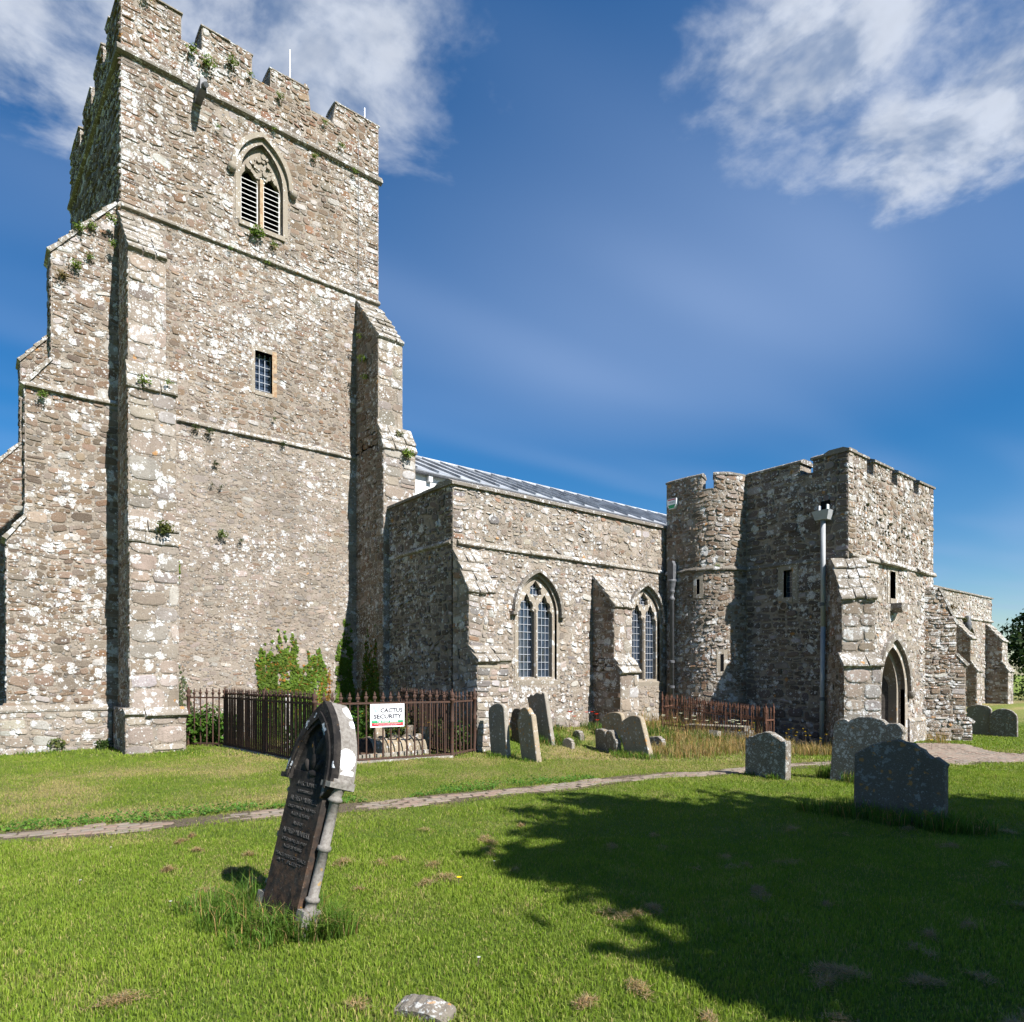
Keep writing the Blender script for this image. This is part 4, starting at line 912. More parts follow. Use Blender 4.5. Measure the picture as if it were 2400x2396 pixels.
# diagonal buttresses
buttress((PX0, PY, 0), (-1, -1, 0), [(-.5, 1.87, .82, -.40, .40), (1.87, 3.43, .58, -.36, .36)], [(2.13, .58), (4.41, -.05)], 'pale', right=True, inner=.52, label='diagonal buttress at the near corner of the porch')
buttress((PX1, PY, 0), (1, -1, 0), [(-.5, .33, .79, -.47, .43), (.33, 1.94, .65, -.425, .425), (1.94, 3.1, .40, -.425, .425)], [(.45, .65), (2.23, .40), (4.1, -.05)], 'tan', front='rubble', inner=.55, label='rough diagonal buttress at the far corner of the porch', rows=(.06, .13), wid=(.12, .34), low_out=(.01, .035))
string_course(fP, 19.63, 20.85, .38, .07, .13, 'weathered', (.25, .5), .02)
mb = MB(); mb.fbox(fP, 19.62, 20.85, -.5, .33, -.02, .06); part(mb, 'porch_plinth', 'mortar')
# grey plastic downpipe with hopper
mb = MB(); hx = PX0-.14; hy = 7.88
mb.tube((hx, hy, 5.39), (hx, hy, 2.8), .058, n=12); mb.tube((hx, hy, 2.8), (hx-.03, hy+.02, -.15), .058, n=12)
wp = part(mb, 'rainwater_pipe', 'grey_pvc', True, label='straight grey plastic rainwater pipe down the shaded porch wall')
mb = MB(); q = [(-.11, -.15, 5.39), (.12, -.15, 5.39), (.12, .15, 5.39), (-.11, .15, 5.39), (-.15, -.21, 5.61), (.12, -.21, 5.61), (.12, .21, 5.61), (-.15, .21, 5.61)]
mb.add([(hx+a, hy+b, c_) for a, b, c_ in q], [(0,3,2,1),(4,5,6,7),(0,1,5,4),(1,2,6,5),(2,3,7,6),(3,0,4,7)]); sub(mb, 'hopper', 'grey_pvc', wp)
for yy in (hy-.10, hy+.10): mb = MB(); mb.box(hx-.02, hx+.12, yy-.014, yy+.014, 5.611, 5.76); sub(mb, 'bracket', 'white_paint', wp)
mb = MB(); mb.fbox(fPW, -hy-.11, -hy+.11, 5.63, 5.88, .0, .036); sub(mb, 'outlet_shade_plate', 'dark', wp)  # black block on the wall stands in for the shade in the outlet
for z in (1.0, 3.3): mb = MB(); mb.lathe([(.062, 0), (.068, .01), (.068, .08), (.062, .09)], Matrix.Translation((hx-(.018 if z < 2 else 0), hy+.01, z)), 12); sub(mb, 'pipe_clip', 'lead_dark', wp)
# far lead hopper on the aisle
mb = MB(); mb.lathe([(.08, 0), (.10, .1), (.16, .2), (.16, .45), (.12, .55), (.14, .8), (.02, .85)], Matrix.Translation((38.9, AY-.18, 3.75)), 10); part(mb, 'rain_hopper', 'lead_dark', True)
build_stones(300)

# ================================================================== BRICK PATH
def along(pts, step):
    out_ = []; s_ = 0.0
    for a, b in zip(pts[:-1], pts[1:]):
        a = Vector((*a, 0)); b = Vector((*b, 0)); L = (b-a).length; d = (b-a)/L
        while s_ < L: out_.append((a+d*s_, d)); s_ += step
        s_ -= L
    return out_
pv = []; pf = []; pc = []
pl = along(PATH[1:], .25)
for i, (p, d) in enumerate(pl):
    n_ = Vector((-d.y, d.x, 0))
    for sgn in (-1, 1):
        q = p+n_*sgn*(PATH_W+.03); pv.append((q.x, q.y, gzs(q.x, q.y)+.006)); pc.append((.195, .15, .105))
for i in range(len(pl)-1): pf.append((2*i, 2*i+2, 2*i+3, 2*i+1))
path = np_mesh('brick_path', np.array(pv), np.array(pf), np.array(pc), 'ground'); tag(path, kind='structure')
pvm = MB()
for x in np.arange(15.6, 22.2, .25):
    for y in np.arange(3.4, 7.5, .25):
        if in_poly(np.array([x]), np.array([y]), PAVE)[0]: pvm.add([(x+a_, y+b_, gzs(x+a_, y+b_)+.005) for a_, b_ in ((-.125, -.125), (.125, -.125), (.125, .125), (-.125, .125))], [(0, 1, 2, 3)], (.17, .14, .11))
pave = pvm.build('paved_forecourt', 'ground'); tag(pave, kind='structure')
def brick_mesh(col):
    mb = MB(); a, b, h = .105, .05, .018
    mb.add([(-a,-b,-.04),(a,-b,-.04),(a,b,-.04),(-a,b,-.04),(-a,-b,h*.5),(a,-b,h*.5),(a,b,h*.5),(-a,b,h*.5),(-a+.012,-b+.012,h),(a-.012,-b+.012,h),(a-.012,b-.012,h),(-a+.012,b-.012,h)],
           [(0,1,5,4),(1,2,6,5),(2,3,7,6),(3,0,4,7),(4,5,9,8),(5,6,10,9),(6,7,11,10),(7,4,8,11),(8,9,10,11)], col)
    return mb
BRICK_JIT = .09
BC = [(.20,.15,.12), (.18,.14,.11), (.23,.18,.145), (.175,.15,.125), (.20,.135,.105)]
bm_obs = [brick_mesh(c) for c in BC]; proto = []
for mb in bm_obs:
    o = mb.build('brick', 'brick'); proto.append(o.data); bpy.data.objects.remove(o)
bricks = []
for i, (p, d) in enumerate(along(PATH[1:-1], .222)):
    n_ = Vector((-d.y, d.x, 0))
    for k in range(-2, 3):
        q = p+n_*(k*.112)+d*(.11 if k % 2 else 0); q = q+Vector((random.uniform(-.012, .012), random.uniform(-.012, .012), 0))
        if vnoise(q.x, q.y, 1.3, 5) > (.34 if abs(k) == 2 else .56 if abs(k) == 1 else .74): continue        # turf and soil have crept over
        bricks.append((q.x, q.y, math.atan2(d.y, d.x)+random.gauss(0, BRICK_JIT)))
fc = []
for x in np.arange(15.5, 22.2, .215):
    for j, y in enumerate(np.arange(3.4, 7.3, .106)):
        xx = x+(.1 if j % 2 else 0)
        fc.append((xx, y))
ok = in_poly(np.array([f[0] for f in fc]), np.array([f[1] for f in fc]), PAVE)
bricks_pave = [(x, y, 0.0) for (x, y), k in zip(fc, ok) if k]
def lay(bl, parent, nsingle):
    bl = [b for b in bl if b[0] > -1.5 and 0 < b[0]*.6263+b[1]*.7796 < 22]
    bl.sort(key=lambda b: b[0]**2+b[1]**2); rest = MB()
    for i, (x, y, a) in enumerate(bl):
        z = gzs(x, y)-.002+random.uniform(-.006, .004); rx, ry = random.uniform(-.05, .05), random.uniform(-.04, .04); a += random.uniform(-.04, .04)
        k = random.randrange(len(BC))
        if i < nsingle:
            o = bpy.data.objects.new('brick', proto[k]); COL.objects.link(o); o.parent = parent
            o.location = (x, y, z); o.rotation_euler = (rx, ry, a)
        else:
            Mx = Matrix.Translation((x, y, z)) @ Matrix.Rotation(a, 4, 'Z'); m0 = bm_obs[k]; rest.add([Mx @ Vector(v) for v in m0.v], m0.f, m0.c[0])
    if rest.v: tag(rest.build('worn_bricks', 'brick', parent), kind='stuff')
lay(bricks, path, 300); lay(bricks_pave, pave, 0)

# ================================================================== RAILINGS
def railing(name, runs, hgt, spacing, mat, label, bar_r, finial, posts, group=None, rails=(.06, None), tilt=0):
    x0, y0 = runs[0][0]; root = empty(name, (x0, y0, gzs(x0, y0))); tag(root, label, 'railing', group)
    L0 = Vector((x0, y0, gzs(x0, y0)))
    mb = MB(); mb.tube((0, 0, .0), (0, 0, hgt), bar_r, n=6); bar_o = mb.build('bar', mat); bar_me = bar_o.data; bpy.data.objects.remove(bar_o)
    fb_ = MB(); Mx = Matrix.Diagonal((1, 1, 1, 1)); fb_.lathe(finial, Mx, 7); fo = fb_.build('finial', mat); fin_me = fo.data; bpy.data.objects.remove(fo)
    for (a, b) in runs:
        A = Vector((*a, 0)); B = Vector((*b, 0)); L = (B-A).length; d = (B-A)/L; n_ = max(1, int(L/(spacing if abs(d.x) > .3 else spacing*.55))); ang = math.atan2(d.y, d.x)
        for k in range(n_+1):
            p = A+d*(k*L/n_); z = gzs(p.x, p.y)
            o = bpy.data.objects.new('bar', bar_me); COL.objects.link(o); o.parent = root; o.location = Vector((p.x, p.y, z))-L0
            o.rotation_euler = (random.gauss(0, .006+tilt), random.gauss(0, .006+tilt), 0)
            f = bpy.data.objects.new('finial', fin_me); COL.objects.link(f); f.parent = o; f.location = (0, 0, hgt); f.rotation_euler = (0, 0, ang); f.scale = (1, .55, random.uniform(.94, 1.06))
        for hz in (rails[0], rails[1] if rails[1] else hgt-.02):
            mb = MB(); za = gzs(*a)+hz-L0.z; zb = gzs(*b)+hz-L0.z; m = Vector((0, 0, 0)); nn = Vector((-d.y, d.x, 0))*.012; pa_ = Vector((A.x-L0.x, A.y-L0.y, za)); pb_ = Vector((B.x-L0.x, B.y-L0.y, zb)); up = Vector((0, 0, .017))
            mb.add([pa_-nn-up, pb_-nn-up, pb_+nn-up, pa_+nn-up, pa_-nn+up, pb_-nn+up, pb_+nn+up, pa_+nn+up], [(0,3,2,1),(4,5,6,7),(0,1,5,4),(1,2,6,5),(2,3,7,6),(3,0,4,7)]); mb.build('rail', mat, root)
    if name == 'iron_railing':
        for (a, b) in runs[:2]:
            A = Vector((*a, 0)); B = Vector((*b, 0)); d = (B-A).normalized(); fr_ = Frame((A.x-L0.x, A.y-L0.y, 0), d); kb = MB(); kb.fbox(fr_, 0, (B-A).length, -.15, gzs(*a)+.035-L0.z, -.07, .07, bev=.008); kb.build('kerb', 'grave_grey', root)
    for (x, y) in posts:
        mb = MB(); r = bar_r*2.2; mb.lathe([(r*1.5, -.1), (r*1.5, .05), (r, .10), (r, .62*hgt), (r*1.35, .64*hgt), (r, .66*hgt), (r, hgt*.98), (r*1.6, hgt), (r*1.6, hgt+.03), (r*.8, hgt+.05), (r*1.5, hgt+.10), (r*1.2, hgt+.14), (r*.4, hgt+.17), (r*.5, hgt+.19), (.002, hgt+.23)], Matrix.Translation((x-L0.x, y-L0.y, gzs(x, y)-L0.z)), 10); mb.build('post', mat, root, True)
    return root
fleur = [(.012, -.03), (.012, .0), (.028, .012), (.014, .026), (.030, .050), (.042, .075), (.034, .095), (.012, .108), (.026, .122), (.016, .150), (.003, .190)]
railing('iron_railing', [((4.53, 11.07), (7.08, 10.64)), ((4.18, 15.12), (4.53, 11.07)), ((3.62, 15.85), (4.18, 15.12)), ((7.08, 10.64), (7.3, 13.0)), ((7.08, 10.64), (7.93, 11.10))],
        1.08, .150, 'iron', 'tall rusty brown iron railing with fleur-de-lis finials below the tower', .0155, fleur, [(4.53, 11.07), (7.08, 10.64), (4.18, 15.12), (3.62, 15.85), (7.9, 11.05), (4.36, 13.1)])
spear = [(.010, -.02), (.020, .0), (.010, .015), (.022, .04), (.012, .09), (.002, .14)]
railing('grave_railing', [((13.65, 10.86), (14.35, 8.40)), ((14.35, 8.40), (15.0, 8.58)), ((13.65, 10.86), (14.25, 10.98)), ((14.25, 10.98), (15.0, 8.58))], .72, .115, 'rust',
        'low orange-rusted spearhead railing round a grave beside the turret', .0095, spear, [(13.65, 10.86), (14.35, 8.40), (15.0, 8.58)], rails=(.12, .55), tilt=.02)
mb = MB(); mb.box(-.35, .35, -.8, .8, -.1, .16); mb.box(-.28, .28, -.72, .72, .15, .26)
o = mb.build('ledger_tomb', 'grave_lichen'); o.location = (14.33, 9.7, gzs(14.33, 9.7)); o.rotation_euler = (0, 0, rad(15)); tag(o, 'flat stone ledger tomb inside the low rusted railing', 'tomb')

# ------------------------------------------------------------------ security sign
def text_mesh(txt, size, mat, parent, fr_x, fr_z, y, name='lettering', width=None, bold=0.0, ext=.0008, rotx=90, align='CENTER'):
    cu = bpy.data.curves.new('t', 'FONT'); cu.body = txt; cu.size = size; cu.align_x = align; cu.extrude = ext; cu.offset = bold; cu.resolution_u = 2
    to = bpy.data.objects.new('t', cu); COL.objects.link(to); bpy.context.view_layer.update()
    me = bpy.data.meshes.new_from_object(to.evaluated_get(bpy.context.evaluated_depsgraph_get())); bpy.data.objects.remove(to)
    me.materials.clear(); me.materials.append(M[mat]); o = bpy.data.objects.new(name, me); COL.objects.link(o); o.parent = parent
    xs = [v.co.x for v in me.vertices]; w = max(xs)-min(xs)
    o.location = (fr_x, y, fr_z); o.rotation_euler = (rad(rotx), 0, 0)
    if width: o.scale = (width/w, 1, 1)
    return o
sgn = empty('security_sign', (5.80, 10.83, .69)); sgn.rotation_euler = (0, 0, math.atan2(10.64-11.07, 7.08-4.53))
tag(sgn, 'white security company sign with green and red bands fixed to the railing', 'sign')
mb = MB(); mb.box(-.32, .32, -.008, .0, 0, .42); mb.build('board', 'sign_white', sgn)
mb = MB(); mb.box(-.295, .295, -.0105, -.0082, .075, .115); mb.build('green_band', 'sign_green', sgn)
mb = MB(); mb.box(-.295, .295, -.0105, -.0082, .115, .135); mb.build('pale_green_band', 'sign_pale_green', sgn)
mb = MB(); mb.box(-.295, .295, -.0105, -.0082, .022, .075); mb.build('red_band', 'sign_red', sgn)
for k, (pts) in enumerate([[(-.285, .36), (-.27, .40), (-.245, .405), (-.23, .385), (-.225, .33), (-.20, .30), (-.19, .325), (-.175, .39), (-.15, .415), (-.125, .40), (-.12, .375), (-.14, .36), (-.15, .33), (-.165, .285), (-.21, .262), (-.25, .28), (-.275, .32)]]):
    mb = MB(); mb.prism(Frame((0, 0, 0), (1, 0, 0)), pts, .0085, .0100); mb.build('cactus_emblem', 'sign_pale_green', sgn)
text_mesh('PROTECTED BY', .032, 'sign_grey', sgn, .165, .372, -.0108, width=.20)
text_mesh('CACTUS', .105, 'sign_black', sgn, .075, .268, -.0108, width=.42, bold=.0030)
text_mesh('SECURITY', .105, 'sign_black', sgn, .005, .158, -.0108, width=.53, bold=.0030)
text_mesh('Tel: 01227 365000', .050, 'sign_white', sgn, .0, .084, -.0128, width=.39, bold=.0010)
text_mesh('SECURITY PRODUCTS AND CCTV EQUIPMENT', .02, 'sign_white', sgn, 0, .053, -.0128, width=.50); text_mesh('www.cactussecurity.co.uk', .02, 'sign_white', sgn, 0, .031, -.0128, width=.34)
# alarm bell box on the turret
al = empty('alarm_box', cv(.24, 6.36, .05)); al.rotation_euler = (0, 0, rad(-90)); tag(al, 'white shield-shaped alarm box with red top and green foot on the turret', 'alarm box')
fl = Frame((0, 0, 0), (1, 0, 0))
mb = MB(); mb.prism(fl, [(-.16, .15), (-.15, -.02), (-.09, -.13), (.09, -.13), (.15, -.02), (.16, .15)], -.04, .04); mb.build('cover', 'sign_white', al)
mb = MB(); mb.prism(fl, [(-.13, .11), (.13, .11), (.13, .135), (-.13, .135)], .041, .044); mb.build('red_stripe', 'sign_red', al)
mb = MB(); mb.prism(fl, [(-.125, -.02), (.125, -.02), (.08, -.115), (-.08, -.115)], .041, .044); mb.build('green_foot', 'sign_green', al)
text_mesh('CACTUS', .05, 'sign_black', al, 0, .03, -.0445, width=.17)

# ================================================================== GRAVESTONES
def jag(pts, amp):
    return [(u+random.uniform(-amp, amp), v+(random.uniform(-amp, amp) if v > .02 else 0)) for u, v in pts]
def prof(kind, w, h):
    a = w/2
    def arc(cx, cy, rx, ry, t0, t1, n=8): return [(cx+rx*math.cos(rad(t0+(t1-t0)*k/n)), cy+ry*math.sin(rad(t0+(t1-t0)*k/n))) for k in range(n+1)]
    if kind == 'round': top = arc(0, h-.42*w, a, .42*w, 0, 180, 14)
    elif kind == 'segment': top = arc(0, h-.24*w, a, .24*w, 0, 180, 12)
    elif kind == 'shoulder': top = [(a, h-.40*w), (a*.93, h-.34*w), (a*.80, h-.32*w)] + arc(0, h-.30*w, a*.74, .30*w, 8, 172, 10) + [(-a*.80, h-.32*w), (-a*.93, h-.34*w), (-a, h-.40*w)]
    elif kind == 'scroll': top = [(a, h-.10), (a*.86, h-.04), (a*.70, h-.075), (a*.52, h-.05), (a*.30, h-.02), (a*.12, h), (-a*.1, h-.012), (-a*.28, h-.03), (-a*.42, h), (-a*.62, h+.01), (-a*.80, h-.03), (-a, h-.01)]
    elif kind == 'ogee': top = [(a, h-.22*w), (a*.93, h-.16*w), (a*.74, h-.15*w), (a*.56, h-.10*w), (a*.38, h-.05*w), (a*.22, h-.01*w), (0, h), (-a*.22, h-.01*w), (-a*.38, h-.06*w), (-a*.60, h-.11*w), (-a*.80, h-.13*w), (-a, h-.14*w)]
    elif kind == 'triple': top = arc(a*.72, h-.20*w, a*.28, .13*w, -20, 150, 6) + arc(0, h-.20*w, a*.62, .20*w, 25, 155, 9) + arc(-a*.72, h-.20*w, a*.28, .13*w, 30, 200, 6)
    elif kind == 'double': top = [(a, h*.55), (a*.95, h*.66), (a*.80, h*.70), (a*.72, h*.80)] + arc(a*.36, h*.78, a*.34, h*.22, 10, 165, 7) + [(a*.02, h*.80), (-a*.05, h*.95)] + arc(-a*.45, h*.88, a*.35, h*.09, 20, 160, 5) + [(-a*.88, h*.93), (-a, h*.85)]
    elif kind == 'hump': top = arc(0, h*.25, a, h*.75, 5, 175, 16)
    elif kind == 'front': top = [(a, h-.30*w), (a*.99, h-.25*w), (a*.80, h-.17*w), (a*.72, h-.185*w)] + arc(-.04*w, h-.22*w, a*.72, .22*w, 22, 150, 10) + [(-a*.74, h-.13*w), (-a*.90, h-.17*w), (-a, h-.22*w)]
    return [(-a, -.25), (a, -.25)] + top
def grave(kind, x, y, w, h, t, lean, tip, yaw, mat, label, group=None, amp=.004, name='gravestone'):
    mb = MB(); pr = jag(prof(kind, w, h), amp); fr = Frame((0, 0, 0), (1, 0, 0)); b = min(.012, t*.18)
    cx_ = 0; cy_ = h*.5; ins = [(u*(1-2*b/w), cy_+(v-cy_)*(1-2*b/h)) for u, v in pr]; n = len(pr)
    vs_ = [fr(u, v, t/2) for u, v in ins]+[fr(u, v, t/2-b) for u, v in pr]+[fr(u, v, -t/2+b) for u, v in pr]+[fr(u, v, -t/2) for u, v in ins]
    tri = tessellate_polygon([[Vector((u, v, 0)) for u, v in pr]]); fs = []
    for a_, b_, c_ in tri:
        A, B, C = pr[a_], pr[b_], pr[c_]
        if (B[0]-A[0])*(C[1]-A[1])-(B[1]-A[1])*(C[0]-A[0]) < 0: b_, c_ = c_, b_
        fs.append((a_, b_, c_)); fs.append((a_+3*n, c_+3*n, b_+3*n))
    for r in range(3):
        for k in range(n): j = (k+1) % n; fs.append((r*n+k, (r+1)*n+k, (r+1)*n+j, r*n+j))
    mb.add(vs_, fs); o = mb.build(name, mat)
    o.location = (x, y, gzs(x, y)); o.rotation_euler = (rad(tip), rad(lean), rad(-90+yaw)); tag(o, label, 'gravestone', group); return o
grave('segment', 8.04, 10.36, .58, 1.03, .10, -10, -2, -4, 'grave_grey', 'upright dark grey rounded headstone nearest the railing corner')
grave('shoulder', 8.10, 9.50, .54, 1.02, .11, -16, -2, -8, 'grave_ochre', 'leaning shouldered headstone with orange lichen at its foot, nearest the path')
grave('scroll', 9.62, 10.86, .62, 1.06, .10, -15, -1, -3, 'grave_grey', 'tall leaning headstone with wavy scrolled top against the aisle wall')
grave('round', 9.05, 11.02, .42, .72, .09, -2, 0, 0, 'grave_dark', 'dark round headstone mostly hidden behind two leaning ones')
grave('segment', 11.38, 10.36, .70, .64, .11, -14, 0, -4, 'grave_ochre', 'ochre-topped headstone behind, beside the foot of the middle buttress')
grave('segment', 10.30, 8.76, .66, .84, .12, -22, -3, -4, 'grave_ochre', 'strongly leaning headstone, front of the group of three')
grave('double', 10.36, 9.66, .86, .47, .12, 3, 4, -16, 'grave_lichen', 'low broad headstone with a wavy double-humped top')
grave('hump', 9.86, 10.35, .28, .20, .10, 0, 0, 10, 'grave_grey', 'small square footstone in the short grass', amp=.01, name='footstone')
grave('hump', 10.66, 10.86, .32, .18, .12, 0, 0, -10, 'grave_lichen', 'small rounded footstone close under the aisle wall', amp=.012, name='footstone')
grave('hump', 11.50, 9.30, .38, .20, .14, 0, 0, 8, 'grave_lichen', 'small round lichened footstone on the long-grass bank', amp=.012, name='footstone')
grave('ogee', 9.88, 5.76, .74, .73, .15, 1, 0, -2, 'grave_lichen', 'lichen-crusted headstone with curved pointed top standing beside the path', amp=.012)
grave('triple', 10.40, 4.46, .98, 1.00, .15, 2, -3, 6, 'grave_lichen', 'large three-lobed headstone behind the darkest one', amp=.014)
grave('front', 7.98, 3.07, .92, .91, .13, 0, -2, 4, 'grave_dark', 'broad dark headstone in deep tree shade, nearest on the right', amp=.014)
grave('segment', 24.15, 7.0, .66, .94, .10, 0, 0, 0, 'grave_grey', 'plain grey headstone beyond the porch, left of a far pair')
grave('round', 24.0, 6.33, .70, .84, .10, 0, 0, 0, 'grave_lichen', 'pale lichened round headstone beyond the porch, right of a far pair')
o = grave('hump', 1.70, 2.80, .29, .062, .13, 0, 8, 30, 'grave_lichen', 'rough top of a sunken footstone at the very front edge', amp=.005, name='footstone')
mb = MB(); mb.prism(Frame((0, 0, 0), (1, 0, 0), (0, 1, 0)), jag([(-.22, -.1), (.05, -.13), (.22, -.06), (.24, .06), (.02, .12), (-.2, .1)], .02), -.05, .09)
o = mb.build('fallen_slab', 'weathered'); o.location = (13.2, 9.0, gzs(13.2, 9.0)+.12); o.rotation_euler = (.08, .12, .4); tag(o, 'broken white lichened slab lying in the long grass before the rusted railing', 'stone slab')
# inside the railing: coped body stone and three little headstones
bs = empty('body_stone', (5.05, 11.62, gzs(5.05, 11.62))); tag(bs, 'dark coffin-shaped body stone with rounded ribs inside the railing', 'tomb')
def half_barrel(x0, x1, r, rz, name, mat, y=0):
    mb = MB(); n = 12; vs_ = []
    for x in (x0, x1):
        for k in range(n+1): a = math.pi*k/n; vs_.append((x, y+r*math.cos(a), .06+rz*math.sin(a)))
    fs = [(k, k+1, n+2+k, n+1+k) for k in range(n)]+[tuple(range(n+1))[::-1], tuple(range(n+1, 2*n+2))]
    mb.add(vs_, [f[::-1] for f in fs]); return mb.build(name, mat, bs, True)
mb = MB(); mb.box(-.05, 1.95, -.34, .34, -.1, .08); mb.build('base_slab', 'grave_grey', bs)
half_barrel(0, .75, .27, .30, 'black_panel', 'black_stone'); half_barrel(.76, 1.85, .25, .27, 'barrel', 'grave_ochre')
for x in (0, .74, 1.02, 1.30, 1.58, 1.84): half_barrel(x, x+.06, .29, .32, 'rib', 'grave_ochre')
mb = MB(); mb.box(1.96, 2.07, -.12, .12, -.1, .50); mb.build('end_post', 'grave_ochre', bs)
grave('round', 5.75, 12.35, .30, .52, .10, 0, 0, -60, 'grave_lichen', 'small white-topped headstone behind the body stone', group='little headstones inside the railing')
grave('round', 6.35, 12.20, .30, .50, .10, 0, 0, -60, 'grave_ochre', 'small tan round headstone in the middle behind the body stone', group='little headstones inside the railing')
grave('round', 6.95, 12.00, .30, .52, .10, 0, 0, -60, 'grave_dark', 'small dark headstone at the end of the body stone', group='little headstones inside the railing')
grave('round', 4.98, 13.6, .55, 1.15, .12, 2, 0, -20, 'weathered', 'tall white-crusted headstone seen through the side railing')

# near gothic headstone
gs = empty('gothic_headstone', (1.54, 4.32, gzs(1.54, 4.32)-.03)); gs.rotation_euler = (rad(-14.8), 0, rad(-90+7)); tag(gs, 'tall black leaning gothic headstone with pointed arch and side columns', 'gravestone')
f0 = Frame((0, 0, 0), (1, 0, 0))
mb = MB(); mb.fbox(f0, -.240, .240, -.2, 1.04, -.055, .055, bev=.012); mb.build('slab', 'black_stone', gs)
A1 = arch_pts(0, .300, .95, .98, 1.52, 10); A2 = arch_pts(0, .268, .95, .98, 1.44, 10); A3 = arch_pts(0, .222, .88, .98, 1.36, 10)
mb = MB(); mb.prism(f0, A1, -.105, .02); mb.build('arch_head', 'grey_moulding', gs)
mb = MB(); strip(mb, f0, A3[1:], A1[1:], .02, .075); mb.build('arch_moulding', 'black_stone', gs)
mb = MB(); strip(mb, f0, arch_pts(0, .242, .95, .98, 1.395, 10)[1:], A2[1:], .075, .088); mb.build('arch_rib', 'black_stone', gs)
mb = MB(); mb.prism(f0, A3, .018, .045); mb.build('panel', 'black_stone', gs)
for (cu, cz, ru, rz, a) in [(-.03, 1.20, .035, .085, 25), (.045, 1.21, .035, .085, -20), (.01, 1.11, .05, .07, 0), (-.07, 1.07, .028, .055, 40), (.085, 1.08, .028, .055, -40), (.0, 1.27, .03, .04, 0), (.03, 1.02, .07, .03, 0)]:
    mb = MB(); n = 10; vs_ = []; ca, sa = math.cos(rad(a)), math.sin(rad(a))
    for rr, h in ((1, .045), (.8, .056), (.35, .062)):
        for k in range(n):
            x, z = ru*rr*math.cos(2*math.pi*k/n), rz*rr*math.sin(2*math.pi*k/n); vs_.append(f0(cu+x*ca-z*sa, cz+x*sa+z*ca, h))
    mb.add(vs_, [(r*n+k, r*n+(k+1) % n, (r+1)*n+(k+1) % n, (r+1)*n+k) for r in (0, 1) for k in range(n)]+[tuple(range(2*n, 3*n))]); mb.build('carved_leaf', 'black_stone', gs, True)
for sx in (-1, 1):
    mb = MB(); cx_ = sx*.272; cyl = [(.050, .0), (.052, .16), (.045, .19), (.036, .20), (.036, .24), (.046, .245), (.046, .265), (.033, .275), (.033, .555), (.043, .56), (.046, .575), (.043, .59), (.033, .595), (.033, .865), (.044, .87), (.05, .885), (.040, .90), (.036, .91), (.045, .94), (.062, .975), (.068, 1.02)]
    mb.lathe(cyl, Matrix.Translation((cx_, .01, 0)), 14); col_ = mb.build('colonnette', 'grey_moulding', gs, True)
    mb = MB(); mb.fbox(f0, cx_-.055, cx_+.055, -.2, .20, -.06, .055, bev=.012); mb.build('column_base', 'grey_moulding', gs)
    mb = MB(); mb.fbox(f0, cx_-.068, cx_+.062, .955, 1.005, -.095, .085, bev=.008); mb.build('impost', 'black_stone' if sx < 0 else 'grey_moulding', gs)
for i, (t_, sz, wd) in enumerate([('AFFECTIONATE', .040, .26), ('REMEMBRANCE OF', .026, .20), ('ALFRED MURRELL', .046, .36), ('DIED MARCH 18 1905', .028, .36), ('AGED 52 YEARS', .030, .24), ('ALSO OF', .032, .13), ('ALFRED MURRELL', .046, .36), ('DIED JUNE 25 1907', .028, .32), ('AGED 21 YEARS', .030, .24), ('PEACE PERFECT PEACE', .030, .40), ('AT REST', .028, .34)]):
    z = [.930, .885, .825, .775, .730, .672, .610, .560, .515, .455, .420][i]
    text_mesh(t_, sz, 'sign_grey_stone', gs, 0, z, -.0562, width=wd, ext=.002)

# ================================================================== FOLIAGE
def leaf_quads(pos, nrm, size, col, aspect=.75, jit=.6, rng=RNG):
    """one folded leaf per point: 4 vertices; nrm is the mean facing direction"""
    n = len(pos); d = nrm+rng.normal(0, jit, (n, 3)); d /= np.linalg.norm(d, axis=1)[:, None]+1e-9
    r = rng.normal(0, 1, (n, 3)); a = np.cross(d, r); a /= np.linalg.norm(a, axis=1)[:, None]+1e-9; b = np.cross(d, a)
    s = (size*rng.uniform(.6, 1.25, n))[:, None] if np.ndim(size) == 0 else size[:, None]
    v = np.stack([pos-a*s*.55, pos-b*s*aspect*.5+d*s*.08, pos+a*s*.55, pos+b*s*aspect*.5+d*s*.08], 1).reshape(-1, 3)
    f = np.arange(4*n).reshape(n, 4); c = np.repeat(col, 4, 0); return v, f, c
def green(n, base, var=.35, rng=RNG):
    k = rng.uniform(1-var, 1+var, (n, 1)); h = rng.uniform(-.12, .12, (n, 1)); return np.clip(np.array(base)*k*np.concatenate([1+h*1.6, 1+h*.3, 1-h], 1), .003, .9)
